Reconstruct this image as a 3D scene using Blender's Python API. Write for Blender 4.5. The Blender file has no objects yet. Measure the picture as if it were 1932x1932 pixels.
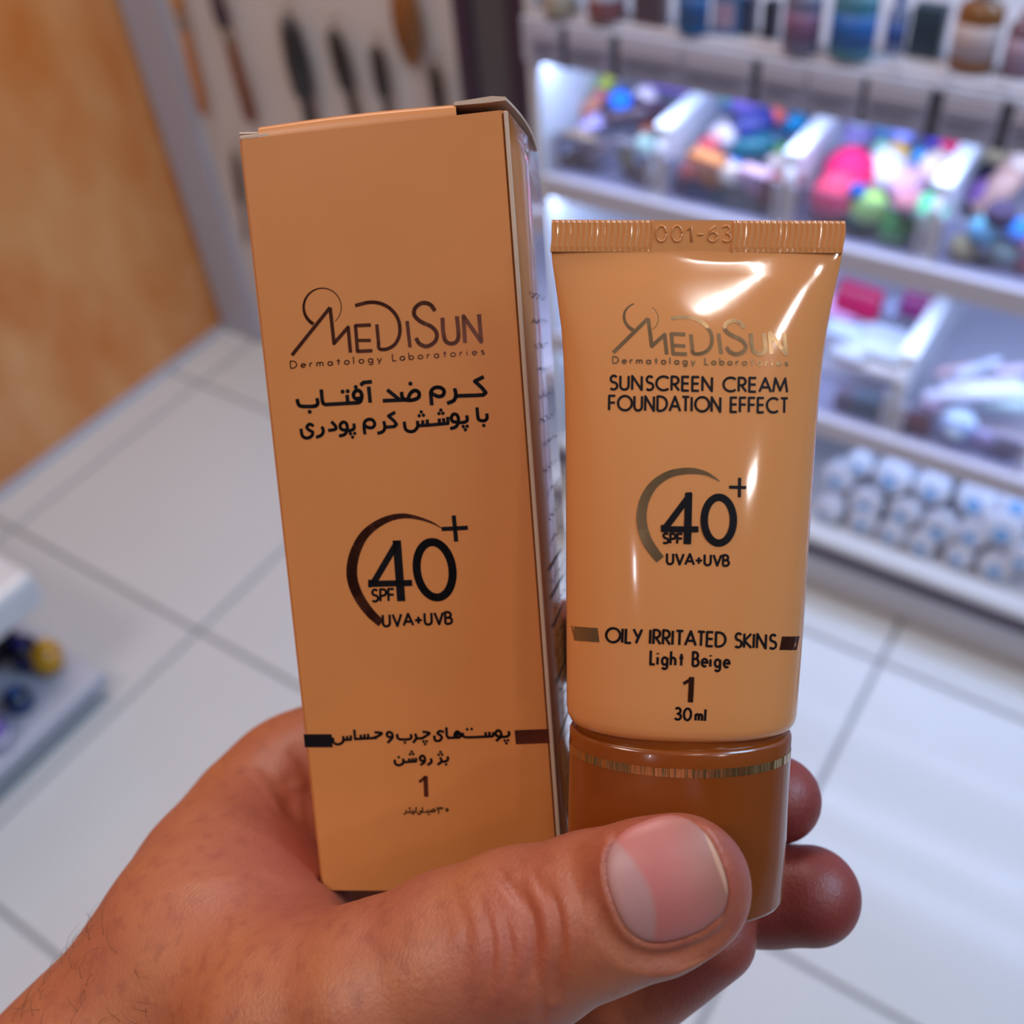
import bpy, bmesh, math, random
import numpy as np
from mathutils import Matrix, Vector

# ------------------------------------------------------------------ camera
SC = bpy.context.scene
COL = SC.collection
F, C0, H = 1992.7, 966.0, 1.37
# rows: camera right, camera down, camera forward, in world axes (X right along the shelves, Y into the shop, Z up)
M = np.array([[0.83465621, 0.54549573, -0.07604879],
              [0.34242732, -0.6221016, -0.70408319],
              [-0.43138445, 0.56162622, -0.7060336]])
cam_d = bpy.data.cameras.new('camera')
cam = bpy.data.objects.new('camera', cam_d)
COL.objects.link(cam)
R3 = np.stack([M[0], -M[1], -M[2]], 1)
mw = Matrix([list(R3[i]) + [0] for i in range(3)] + [[0, 0, 0, 1]])
mw.translation = (0, 0, H)
cam.matrix_world = mw
cam_d.sensor_width = 36
cam_d.lens = 36 * F / 1932
cam_d.clip_start = 0.01
cam_d.clip_end = 30
cam_d.dof.use_dof = True
cam_d.dof.focus_distance = 0.168
cam_d.dof.aperture_fstop = 13.5
SC.camera = cam

# ------------------------------------------------------------------ world, lights, exposure
w = bpy.data.worlds.new('world')
SC.world = w
w.use_nodes = True
w.node_tree.nodes['Background'].inputs[0].default_value = (0.66, 0.72, 0.88, 1)
w.node_tree.nodes['Background'].inputs[1].default_value = 0.40
SC.view_settings.view_transform = 'Standard'
SC.view_settings.look = 'None'
SC.view_settings.exposure = 0.22
SC.view_settings.gamma = 1
SC.view_settings.use_curve_mapping = False


def area(name, loc, target, size, power, col, sy=None):
    l = bpy.data.lights.new(name, 'AREA')
    l.energy = power
    l.color = col
    l.shape = 'RECTANGLE'
    l.size = size
    l.size_y = sy or size
    o = bpy.data.objects.new(name, l)
    COL.objects.link(o)
    o.location = loc
    o.rotation_euler = (Vector(target) - Vector(loc)).to_track_quat('-Z', 'Y').to_euler()
    return o


# ceiling panels of the shop (2.9 m up) and the small spots nearer the aisle
area('ceiling_lamp', (-1.1, 0.8, 2.9), (-1.0, 0.5, 0), 0.6, 20, (1.0, 0.90, 0.82), 0.6)
area('ceiling_lamp', (1.3, 1.0, 2.9), (1.1, 0.8, 0), 0.9, 44, (0.42, 0.70, 1.0), 0.9)
area('ceiling_lamp', (-0.7, -0.9, 2.9), (-0.5, -0.6, 0), 0.6, 15, (1.0, 0.92, 0.84), 0.6)
area('ceiling_lamp', (0.6, -0.03, 2.9), (0.4, -0.03, 0), 0.34, 2.6, (1.0, 0.95, 0.9), 0.04)
area('ceiling_lamp', (1.48, -0.07, 2.9), (1.2, -0.07, 0), 0.10, 3, (1.0, 0.97, 0.94), 0.12)
area('ceiling_lamp', (2.25, -0.65, 2.9), (1.4, -0.4, 0), 0.2, 6, (1.0, 0.95, 0.9), 0.16)
area('ceiling_lamp', (0.5, -2.45, 2.9), (0.3, -1.0, 0), 0.04, 1.6, (0.85, 0.9, 1.0), 0.2)


# ------------------------------------------------------------------ helpers
def wpos(p):
    """camera-frame millimetres (right, down, forward) -> world metres"""
    return M.T @ (np.asarray(p, float) / 1000.0) + np.array([0, 0, H])


def ray(px, py):
    return M.T @ np.array([px - C0, py - C0, F])


def on_y(px, py, Y):
    d = ray(px, py)
    p = d * (Y / d[1])
    p[2] += H
    return p


def on_z(px, py, Z):
    d = ray(px, py)
    p = d * ((Z - H) / d[2])
    p[2] += H
    return p


def lin(c):
    return tuple((v / 255 / 12.92) if v / 255 <= 0.04045 else ((v / 255 + 0.055) / 1.055) ** 2.4 for v in c)


def mat(name, rgb, rough=0.5, metal=0, noise=0, scale=20, coat=0, trans=0, alpha=1, sss=0, bump=0, bscale=200,
        rgb2=None, stretch=None, spec=0.5, emit=0, detail=4):
    """procedural principled material; rgb is sRGB 0-255"""
    m = bpy.data.materials.new(name)
    m.use_nodes = True
    nt = m.node_tree
    b = nt.nodes['Principled BSDF']
    c = lin(rgb) + (1,)
    b.inputs['Base Color'].default_value = c
    b.inputs['Roughness'].default_value = rough
    b.inputs['Metallic'].default_value = metal
    b.inputs['Specular IOR Level'].default_value = spec
    b.inputs['Coat Weight'].default_value = coat
    b.inputs['Coat Roughness'].default_value = 0.03
    b.inputs['Transmission Weight'].default_value = trans
    b.inputs['Alpha'].default_value = alpha
    if emit:
        b.inputs['Emission Color'].default_value = c
        b.inputs['Emission Strength'].default_value = emit
    if sss:
        b.inputs['Subsurface Weight'].default_value = sss
        b.inputs['Subsurface Radius'].default_value = (1.0, 0.35, 0.2)
        b.inputs['Subsurface Scale'].default_value = 0.003
    tc = nt.nodes.new('ShaderNodeTexCoord')
    mp = nt.nodes.new('ShaderNodeMapping')
    if stretch:
        mp.inputs['Scale'].default_value = stretch
    nt.links.new(tc.outputs['Object'], mp.inputs[0])
    if noise or rgb2:
        n = nt.nodes.new('ShaderNodeTexNoise')
        n.inputs['Scale'].default_value = scale
        n.inputs['Detail'].default_value = detail
        nt.links.new(mp.outputs[0], n.inputs['Vector'])
        r = nt.nodes.new('ShaderNodeValToRGB')
        r.color_ramp.elements[0].position = 0.32
        r.color_ramp.elements[1].position = 0.68
        if rgb2:
            r.color_ramp.elements[0].color = c
            r.color_ramp.elements[1].color = lin(rgb2) + (1,)
        else:
            r.color_ramp.elements[0].color = tuple(v * (1 - noise) for v in c[:3]) + (1,)
            r.color_ramp.elements[1].color = tuple(min(1, v * (1 + noise)) for v in c[:3]) + (1,)
        nt.links.new(n.outputs['Fac'], r.inputs[0])
        nt.links.new(r.outputs[0], b.inputs['Base Color'])
    if bump:
        n2 = nt.nodes.new('ShaderNodeTexNoise')
        n2.inputs['Scale'].default_value = bscale
        n2.inputs['Detail'].default_value = 5
        nt.links.new(mp.outputs[0], n2.inputs['Vector'])
        bp = nt.nodes.new('ShaderNodeBump')
        bp.inputs['Strength'].default_value = bump
        bp.inputs['Distance'].default_value = 0.001
        nt.links.new(n2.outputs['Fac'], bp.inputs['Height'])
        nt.links.new(bp.outputs[0], b.inputs['Normal'])
    return m


def link(name, me, m=None, parent=None, smooth=False):
    if m is not None:
        me.materials.append(m)
    if smooth:
        me.polygons.foreach_set('use_smooth', [True] * len(me.polygons))
    o = bpy.data.objects.new(name, me)
    COL.objects.link(o)
    if parent is not None:
        o.parent = parent
    return o


def obj(name, bm, m=None, parent=None, smooth=False):
    me = bpy.data.meshes.new(name)
    bm.normal_update()
    bm.to_mesh(me)
    bm.free()
    return link(name, me, m, parent, smooth)


def pymesh(name, v, f, m=None, parent=None, smooth=False):
    me = bpy.data.meshes.new(name)
    me.from_pydata([tuple(map(float, x)) for x in v], [], [tuple(x) for x in f])
    me.update()
    return link(name, me, m, parent, smooth)


def tag(o, label, cat, group=None, kind=None):
    o['label'] = label
    o['category'] = cat
    if group:
        o['group'] = group
    if kind:
        o['kind'] = kind
    return o


def thing(name, label, cat, loc=(0, 0, 0), rotz=0, group=None):
    o = bpy.data.objects.new(name, None)
    o.empty_display_size = 0.01
    COL.objects.link(o)
    o.location = loc
    o.rotation_euler = (0, 0, rotz)
    return tag(o, label, cat, group)


def struct(o):
    o['kind'] = 'structure'
    return o


def box_bm(x0, x1, y0, y1, z0, z1, bev=0, seg=2, bm=None):
    new = bmesh.new()
    bmesh.ops.create_cube(new, size=1)
    for v in new.verts:
        v.co = Vector(((x0 + x1) / 2 + v.co.x * (x1 - x0), (y0 + y1) / 2 + v.co.y * (y1 - y0), (z0 + z1) / 2 + v.co.z * (z1 - z0)))
    if bev:
        bmesh.ops.bevel(new, geom=new.edges[:], offset=bev, segments=seg, affect='EDGES', profile=0.5)
    if bm is None:
        return new
    me = bpy.data.meshes.new('tmp')
    new.to_mesh(me)
    new.free()
    bm.from_mesh(me)
    bpy.data.meshes.remove(me)
    return bm


def lathe_bm(prof, n=20, sx=1, sy=1, bm=None, at=(0, 0, 0)):
    """prof: list of (radius, z)"""
    bm = bm or bmesh.new()
    rings = []
    for r, z in prof:
        rings.append([bm.verts.new((at[0] + max(r, 1e-5) * sx * math.cos(2 * math.pi * k / n), at[1] + max(r, 1e-5) * sy * math.sin(2 * math.pi * k / n), at[2] + z)) for k in range(n)])
    for a, b in zip(rings, rings[1:]):
        for k in range(n):
            bm.faces.new((a[k], a[(k + 1) % n], b[(k + 1) % n], b[k]))
    bm.faces.new(rings[0][::-1])
    bm.faces.new(rings[-1])
    return bm


def tube_bm(pts, r, n=8, bm=None):
    bm = bm or bmesh.new()
    pts = [Vector(p) for p in pts]
    rr = r if isinstance(r, (list, tuple)) else [r] * len(pts)
    prev = None
    up = Vector((0.13, 0.21, 0.97)).normalized()
    for i, p in enumerate(pts):
        d = (pts[min(i + 1, len(pts) - 1)] - pts[max(i - 1, 0)]).normalized()
        a = d.cross(up).normalized()
        if a.length < 0.1:
            a = d.cross(Vector((1, 0, 0))).normalized()
        b = d.cross(a)
        ring = [bm.verts.new(p + (a * math.cos(2 * math.pi * k / n) + b * math.sin(2 * math.pi * k / n)) * rr[i]) for k in range(n)]
        if prev:
            for k in range(n):
                bm.faces.new((prev[k], prev[(k + 1) % n], ring[(k + 1) % n], ring[k]))
        else:
            bm.faces.new(ring[::-1])
        prev = ring
    bm.faces.new(prev)
    return bm


def smooth_pts(P, k=5):
    """Catmull-Rom through the points"""
    P = [np.array(p, float) for p in P]
    if len(P) < 3:
        return P
    Q = [2 * P[0] - P[1]] + P + [2 * P[-1] - P[-2]]
    out = []
    for i in range(1, len(Q) - 2):
        for t in np.arange(k) / k:
            a, b, c, d = Q[i - 1], Q[i], Q[i + 1], Q[i + 2]
            out.append(0.5 * (2 * b + (c - a) * t + (2 * a - 5 * b + 4 * c - d) * t * t + (3 * b - a - 3 * c + d) * t ** 3))
    out.append(P[-1])
    return out


# ------------------------------------------------------------------ materials
MT = {}
MT['tile'] = mat('white_glazed_tile', (196, 196, 200), 0.16, noise=0.02, scale=3)
MT['grout'] = mat('grey_grout', (138, 136, 142), 0.8, noise=0.06, scale=30)
MT['white'] = mat('white_laminate', (205, 206, 214), 0.35)
MT['shelf'] = mat('pale_grey_laminate', (186, 183, 198), 0.45)
MT['plum'] = mat('dark_plum_laminate', (58, 40, 62), 0.45)
MT['darkgap'] = mat('dark_recess', (40, 34, 48), 0.7)
MT['greypost'] = mat('grey_metal_post', (92, 90, 98), 0.4, metal=0.3)
MT['frame'] = mat('blue_grey_frame', (174, 176, 194), 0.4)
MT['panel'] = mat('off_white_panel', (206, 200, 202), 0.5, noise=0.02, scale=8)
MT['wood'] = mat('orange_wood', (206, 122, 58), 0.22, rgb2=(222, 162, 106), scale=4.5, stretch=(1, 1.6, 0.9), detail=5)
MT['acrylic'] = mat('clear_acrylic', (225, 235, 250), 0.05, trans=1.0, spec=0.5)
MT['acrylic'].node_tree.nodes['Principled BSDF'].inputs['IOR'].default_value = 1.2
MT['label'] = mat('grey_price_card', (138, 140, 168), 0.35)
MT['board'] = mat('raw_cardboard', (188, 158, 136), 0.8)


MT['addedwall'] = mat('dim_taupe_added_wall', (118, 104, 100), 0.6)


# ------------------------------------------------------------------ the room
def room():
    fl = pymesh('floor', [(-3, -2.5, -0.004), (3, -2.5, -0.004), (3, 3, -0.004), (-3, 3, -0.004)], [(0, 1, 2, 3)], MT['grout'])
    struct(fl)
    g = 0.0035
    me = None
    for i in range(-3, 5):
        for j in range(-5, 4):
            x0, y0 = -1.151 + 0.5 * i, 0.092 + 0.5 * j
            if x0 + 0.5 < -1.9 or x0 > 1.9 or y0 + 0.5 < -1.2 or y0 > 1.6:
                continue
            if me is None:
                t = obj('tile', box_bm(g, 0.5 - g, g, 0.5 - g, -0.004, 0.0, 0.0012, 1), MT['tile'], fl)
                me = t.data
            else:
                t = link('tile', me, None, fl)
            t.location = (x0, y0, 0)
    # wood clad wall at the left, running into the shop
    wl = struct(obj('wall_left', box_bm(-1.85, -1.755, -2.5, 1.29, 0.0, 2.9), MT['wood']))
    struct(obj('baseboard_left', box_bm(-1.755, -1.742, -2.5, 1.265, 0.0, 0.012, 0.002), MT['frame']))
    # wall behind the shelves
    struct(obj('wall_back', box_bm(-1.85, 3, 1.62, 1.7, 0, 2.9), MT['panel']))
    struct(obj('added_wall_right', box_bm(3.0, 3.1, -2.6, 1.7, 0, 2.95), MT['addedwall']))  # this and the front wall are unseen, added to block world light
    struct(obj('added_wall_front', box_bm(-1.85, 3.1, -2.6, -2.5, 0, 2.95), MT['addedwall']))
    struct(pymesh('ceiling', [(-3, -2.5, 2.95), (3, -2.5, 2.95), (3, 3, 2.95), (-3, 3, 2.95)], [(0, 3, 2, 1)], MT['white']))


room()


# ------------------------------------------------------------------ carton and tube poses (camera frame, millimetres)
def rodr(w):
    th = np.linalg.norm(w)
    k = w / th
    K = np.array([[0, -k[2], k[1]], [k[2], 0, -k[0]], [-k[1], k[0], 0]])
    return np.eye(3) + np.sin(th) * K + (1 - np.cos(th)) * K @ K


BR = rodr(np.array([0.159748, 0.157133, -0.063460]))
BT = np.array([-45.4978, -61.7848, 175.3867])
BW, BH, BD = 45.0, 133.9, 39.8
TR = rodr(np.array([0.158, 0.031, 0.010]))
TT = np.array([27.987, -44.009, 159.6])


def pose(o, R, T, origin):
    """object whose local axes are X right, Y back, Z up of the thing; origin in its (right, down, back) millimetres"""
    p = wpos(R @ np.array(origin, float) + T)
    X, Y, Z = M.T @ R[:, 0], M.T @ R[:, 2], -(M.T @ R[:, 1])
    m = Matrix([[X[i], Y[i], Z[i], p[i]] for i in range(3)] + [[0, 0, 0, 1]])
    o.matrix_world = m


def to_local(pts, org):
    """(right, down, back) mm -> local metres about org"""
    return [((p[0] - org[0]) / 1000, (p[2] - org[2]) / 1000, -(p[1] - org[1]) / 1000) for p in pts]


# tube: half width and half depth along its length y (mm from the crimp down)
TY = np.array([0, 4.4, 6, 10, 16, 22, 32, 46, 60, 70, 79, 90, 110])
TA = np.array([22, 22, 21.85, 21.2, 20.3, 19.75, 19.35, 19.1, 18.85, 18.65, 18.45, 18.3, 18.0])
TB = np.array([0.55, 0.6, 0.95, 2.3, 4.0, 5.3, 7.2, 9.0, 10.2, 10.8, 11.1, 11.2, 11.2])


def t_ab(y):
    return np.interp(y, TY, TA), np.interp(y, TY, TB)


def t_expo(y):
    return np.interp(y, [4, 20, 50, 80], [2.0, 2.15, 2.3, 2.25])


def t_front(x, y):
    a, b = t_ab(y)
    e = t_expo(y)
    q = min(abs(x) / a, 0.999)
    return -b * (1 - q ** e) ** (1 / e)


def px_box(px, py, side=False):
    """picture point -> point on the carton's front (or right side) in its own millimetres"""
    d = BR.T @ np.array([px - C0, py - C0, F])
    o = -(BR.T @ BT)
    t = (BW - o[0]) / d[0] if side else (0 - o[2]) / d[2]
    return o + d * t


def px_tube(px, py):
    d = TR.T @ np.array([px - C0, py - C0, F])
    o = -(TR.T @ TT)
    z = -8.0
    for _ in range(25):
        p = o + d * ((z - o[2]) / d[2])
        z = 0.5 * z + 0.5 * t_front(p[0], p[1])
    return p


# ------------------------------------------------------------------ stroke lettering
def arc(cx, cy, rx, ry, a0, a1, n=12):
    return [(cx + rx * math.cos(math.radians(a0 + (a1 - a0) * k / n)), cy + ry * math.sin(math.radians(a0 + (a1 - a0) * k / n))) for k in range(n + 1)]


G = {
    'A': (0.80, [[(0, 0), (.38, 1), (.76, 0)], [(.14, .33), (.62, .33)]]),
    'B': (0.62, [[(0, 0), (0, 1), (.2, 1)] + arc(.2, .76, .24, .24, 90, -90) + [(0, .52)], [(0, .52), (.26, .52)] + arc(.26, .26, .26, .26, 90, -90) + [(0, 0)]]),
    'C': (0.90, [arc(.48, .5, .48, .5, 48, 312, 18)]),
    'D': (0.78, [[(0, 0), (0, 1), (.2, 1)] + arc(.2, .5, .48, .5, 90, -90) + [(0, 0)]]),
    'E': (0.56, [[(.44, 1), (0, 1), (0, 0), (.44, 0)], [(0, .52), (.42, .52)]]),
    'F': (0.54, [[(.44, 1), (0, 1), (0, 0)], [(0, .52), (.42, .52)]]),
    'I': (0.16, [[(0, 0), (0, 1)]]),
    'K': (0.60, [[(0, 0), (0, 1)], [(.48, 1), (.02, .48), (.52, 0)]]),
    'L': (0.46, [[(0, 1), (0, 0), (.4, 0)]]),
    'M': (1.0, [[(0, 0), (.14, 1), (.46, .12), (.78, 1), (.92, 0)]]),
    'N': (0.78, [[(0, 0), (0, 1), (.62, 0), (.62, 1)]]),
    'O': (1.08, [arc(.5, .5, .5, .5, 0, 360, 24)]),
    'P': (0.54, [[(0, 0), (0, 1), (.2, 1)] + arc(.2, .73, .25, .27, 90, -90) + [(0, .46)]]),
    'R': (0.60, [[(0, 0), (0, 1), (.2, 1)] + arc(.2, .73, .25, .27, 90, -90) + [(0, .46)], [(.17, .46), (.5, 0)]]),
    'S': (0.60, [arc(.27, .76, .2, .24, 30, 270) + arc(.25, .26, .25, .26, 90, -140)]),
    'T': (0.58, [[(0, 1), (.5, 1)], [(.25, 1), (.25, 0)]]),
    'U': (0.68, [[(0, 1), (0, .28)] + arc(.27, .28, .27, .28, 180, 360) + [(.54, 1)]]),
    'V': (0.74, [[(0, 1), (.34, 0), (.68, 1)]]),
    'Y': (0.64, [[(0, 1), (.3, .45)], [(.6, 1), (.2, 0)]]),
    '+': (0.68, [[(0, .42), (.56, .42)], [(.28, .12), (.28, .72)]]),
    '-': (0.42, [[(0, .45), (.3, .45)]]),
    ' ': (0.40, []),
    '0': (0.74, [arc(.3, .5, .3, .5, 0, 360, 20)]),
    '1': (0.42, [[(0, .72), (.22, 1), (.22, 0)]]),
    '3': (0.62, [arc(.22, .75, .22, .25, 150, -90) + arc(.24, .25, .26, .25, 90, -150)]),
    '6': (0.66, [arc(.28, .3, .28, .3, 0, 360, 18), [(.03, .42), (.16, .78), (.42, 1)]]),
    'a': (0.62, [arc(.24, .27, .24, .27, 0, 360, 14), [(.48, .54), (.48, 0)]]),
    'b': (0.62, [arc(.26, .27, .24, .27, 0, 360, 14), [(0, 1), (0, 0)]]),
    'e': (0.62, [[(.03, .28), (.51, .28)] + arc(.27, .27, .25, .27, 0, 310, 14)]),
    'g': (0.62, [arc(.24, .27, .24, .27, 0, 360, 14), [(.48, .54), (.48, -.1)] + arc(.25, -.1, .23, .2, 0, -150, 8)]),
    'h': (0.58, [[(0, 1), (0, 0)], [(0, .3)] + arc(.2, .32, .2, .22, 180, 0, 8) + [(.4, 0)]]),
    'i': (0.22, [[(0, .54), (0, 0)], [(0, .74), (0, .84)]]),
    'l': (0.22, [[(0, 1), (0, 0)]]),
    'm': (0.86, [[(0, .54), (0, 0)], [(0, .3)] + arc(.17, .34, .17, .2, 180, 0, 8) + [(.34, 0)], [(.34, .3)] + arc(.51, .34, .17, .2, 180, 0, 8) + [(.68, 0)]]),
    'o': (0.66, [arc(.27, .27, .26, .27, 0, 360, 16)]),
    'r': (0.40, [[(0, .54), (0, 0)], [(0, .3)] + arc(.2, .32, .2, .22, 180, 70, 6)]),
    's': (0.46, [arc(.18, .41, .14, .13, 30, 270, 8) + arc(.17, .14, .17, .14, 90, -140, 8)]),
    't': (0.46, [[(.18, .85), (.18, 0)], [(0, .56), (.36, .56)]]),
    'y': (0.56, [[(0, .54), (.24, 0)], [(.48, .54), (.12, -.3)]]),
}


def text_px(s, p0, p1, cap, track=0.0, up=None):
    track += 0.08
    """strokes in picture points: baseline from p0 to p1, capitals 'cap' high"""
    p0, p1 = np.array(p0, float), np.array(p1, float)
    L = np.linalg.norm(p1 - p0)
    u = (p1 - p0) / L
    v = np.array([u[1], -u[0]]) if up is None else np.array(up, float)
    tot = sum(G[c][0] + track for c in s) - track
    last = s[-1]
    tot -= G[last][0] - max([x for st in G[last][1] for x, _ in st] or [G[last][0]])
    k = L / tot
    out, x = [], 0.0
    for c in s:
        a, st = G[c]
        for q in st:
            out.append([tuple(p0 + u * (x + gx) * k + v * gy * cap) for gx, gy in q])
        x += a + track
    return out


def ribbons(strokes, widths, conv, lift, org, name, m, parent, sub=1.2, dots=()):
    """strokes in picture points -> flat ribbons lying on the surface; conv maps a picture point to the thing's mm"""
    V, Fc = [], []

    def add(pts2d):
        i = len(V)
        V.extend(pts2d)
        return i

    for si, st in enumerate(strokes):
        wd = widths[si] if isinstance(widths, (list, tuple)) else widths
        P = [conv(*p) for p in st]
        P2 = [np.array([p[0], p[1]]) for p in P]
        ww = list(wd) if isinstance(wd, (list, tuple)) else [wd] * len(P2)
        Q, W = [P2[0]], [ww[0]]
        for a, b, wa, wb in zip(P2, P2[1:], ww, ww[1:]):
            n = max(1, int(np.linalg.norm(b - a) / sub))
            for k in range(1, n + 1):
                Q.append(a + (b - a) * k / n)
                W.append(wa + (wb - wa) * k / n)
        for i in range(len(Q) - 1):
            d = Q[i + 1] - Q[i]
            l = np.linalg.norm(d)
            if l < 1e-6:
                continue
            n = np.array([-d[1], d[0]]) / l
            i0 = add([Q[i] + n * W[i] / 2, Q[i] - n * W[i] / 2, Q[i + 1] - n * W[i + 1] / 2, Q[i + 1] + n * W[i + 1] / 2])
            Fc.append((i0, i0 + 1, i0 + 2, i0 + 3))
            if i > 0:
                d0 = Q[i] - Q[i - 1]
                if abs(d0[0] * d[1] - d0[1] * d[0]) > 0.05 * l * np.linalg.norm(d0):
                    i0 = add([Q[i] + np.array([math.cos(t), math.sin(t)]) * W[i] / 2 for t in np.arange(10) * 2 * math.pi / 10])
                    Fc.append(tuple(range(i0, i0 + 10)))
    for (dx, dy, r) in dots:
        p = conv(dx, dy)
        i0 = add([np.array([p[0], p[1]]) + np.array([math.cos(t), math.sin(t)]) * r for t in np.arange(12) * 2 * math.pi / 12])
        Fc.append(tuple(range(i0, i0 + 12)))
    V3 = []
    for q in V:
        V3.append(lift(q[0], q[1]))
    return pymesh(name, to_local(V3, org), Fc, m, parent)


# picture points of the printing, read off enlargements (x0, y0, scale)
def un(st, x0, y0, s):
    return [[(x0 + x / s, y0 + y / s) for x, y in q] for q in st]


LOGO = [
    arc(517, 240, 145, 145, -115, -370, 28),            # placeholder order: ring is drawn in picture axes below
    [(285, 605), (575, 242)],
    [(575, 242), (605, 515), (712, 392), (730, 585)],
    [(885, 375), (768, 380), (783, 575), (897, 570)],
    [(775, 492), (885, 492)],
    smooth_pts([(930, 370), (942, 500), (950, 555), (1010, 556), (1070, 518), (1104, 440), (1095, 340), (1040, 258), (960, 212), (870, 203), (765, 228)]),
    [(1160, 345), (1182, 545)],
    smooth_pts([(1372, 268), (1335, 220), (1275, 208), (1222, 245), (1215, 300), (1265, 350), (1345, 388), (1385, 440), (1372, 500), (1312, 537), (1255, 518), (1228, 475)]),
    smooth_pts([(1428, 320), (1436, 440), (1455, 500), (1500, 517), (1540, 495), (1550, 440), (1538, 308)]),
    [(1600, 512), (1588, 308), (1722, 502), (1706, 293)],
]
LOGO[0] = [(517 + 143 * math.cos(math.radians(t)), 240 + 145 * math.sin(math.radians(t))) for t in np.linspace(118, 408, 30)]
LOGO_W = [[w_ for w_ in np.interp(np.linspace(0, 1, 30), [0, .3, .5, 1], [.62, .38, .2, .12])], .62, .62, .6, .55, .6, .6, .68, .7, .68]

FARSI1 = [  # first line
    [(1742, 768), (1674, 802), (1728, 852), (1757, 888), (1738, 906), (1690, 909), (1528, 914)],
    smooth_pts([(1520, 855), (1530, 905), (1514, 948), (1463, 970)]),
    smooth_pts([(1348, 985), (1342, 925), (1342, 880), (1368, 852), (1412, 850), (1440, 874), (1432, 908), (1400, 918), (1366, 905), (1344, 893)]),
    smooth_pts([(1118, 882), (1124, 925), (1155, 944), (1205, 944), (1246, 925), (1250, 890), (1222, 872), (1188, 890), (1165, 938)]),
    [(1008, 866), (1100, 940)], [(975, 950), (1155, 943)],
    [(868, 842), (880, 965)], [(806, 834), (828, 812), (893, 806)],
    smooth_pts([(806, 930), (770, 935), (752, 908), (768, 876), (800, 876), (816, 910), (806, 955), (780, 966)]),
    [(790, 965), (540, 979)], [(704, 905), (710, 968)],
    smooth_pts([(508, 864), (514, 930), (522, 968), (545, 980)]),
    smooth_pts([(474, 930), (482, 968), (462, 990), (400, 994), (350, 990), (332, 970), (326, 936)]),
]
DOTS1 = [(1185, 820), (770, 846), (670, 881), (709, 878), (420, 1034)]
FARSI2 = [
    smooth_pts([(1764, 1046), (1766, 1084), (1745, 1102), (1712, 1098), (1698, 1078), (1690, 1000)]),
    smooth_pts([(1612, 1060), (1616, 1098), (1592, 1114), (1545, 1116)]),
    smooth_pts([(1545, 1112), (1508, 1108), (1495, 1080), (1512, 1052), (1540, 1060), (1550, 1100), (1532, 1146), (1488, 1162)]),
    [(1468, 1072), (1470, 1122), (1315, 1136)], [(1437, 1082), (1438, 1124)], [(1404, 1085), (1405, 1126)],
    [(1312, 1092), (1316, 1136), (1240, 1140)], [(1278, 1098), (1280, 1138)],
    smooth_pts([(1238, 1102), (1240, 1145), (1215, 1178), (1180, 1184), (1148, 1165), (1138, 1108)]),
    [(1070, 1037), (1018, 1066), (1060, 1102), (1080, 1130), (1062, 1146), (988, 1152)],
    smooth_pts([(982, 1104), (991, 1150), (976, 1184), (934, 1198)]),
    smooth_pts([(840, 1206), (833, 1150), (838, 1112), (866, 1092), (900, 1098), (914, 1130), (895, 1154), (860, 1152), (838, 1136)]),
    smooth_pts([(755, 1122), (758, 1158), (735, 1174), (700, 1178)]),
    smooth_pts([(702, 1174), (664, 1168), (650, 1142), (668, 1114), (696, 1120), (706, 1160), (688, 1204), (644, 1218)]),
    smooth_pts([(584, 1108), (614, 1140), (616, 1166), (560, 1176)]),
    smooth_pts([(514, 1148), (524, 1182), (508, 1212), (468, 1228)]),
    smooth_pts([(448, 1140), (420, 1128), (398, 1150), (415, 1172), (442, 1188), (436, 1216), (402, 1234), (366, 1218), (353, 1162)]),
]
DOTS2 = [(1742, 1138), (1586, 1146), (1616, 1144), (1602, 1170), (1402, 1047), (1432, 1045), (1416, 1021), (1252, 1064), (1284, 1060), (1267, 1035),
         (730, 1200), (762, 1198), (746, 1226)]
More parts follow.
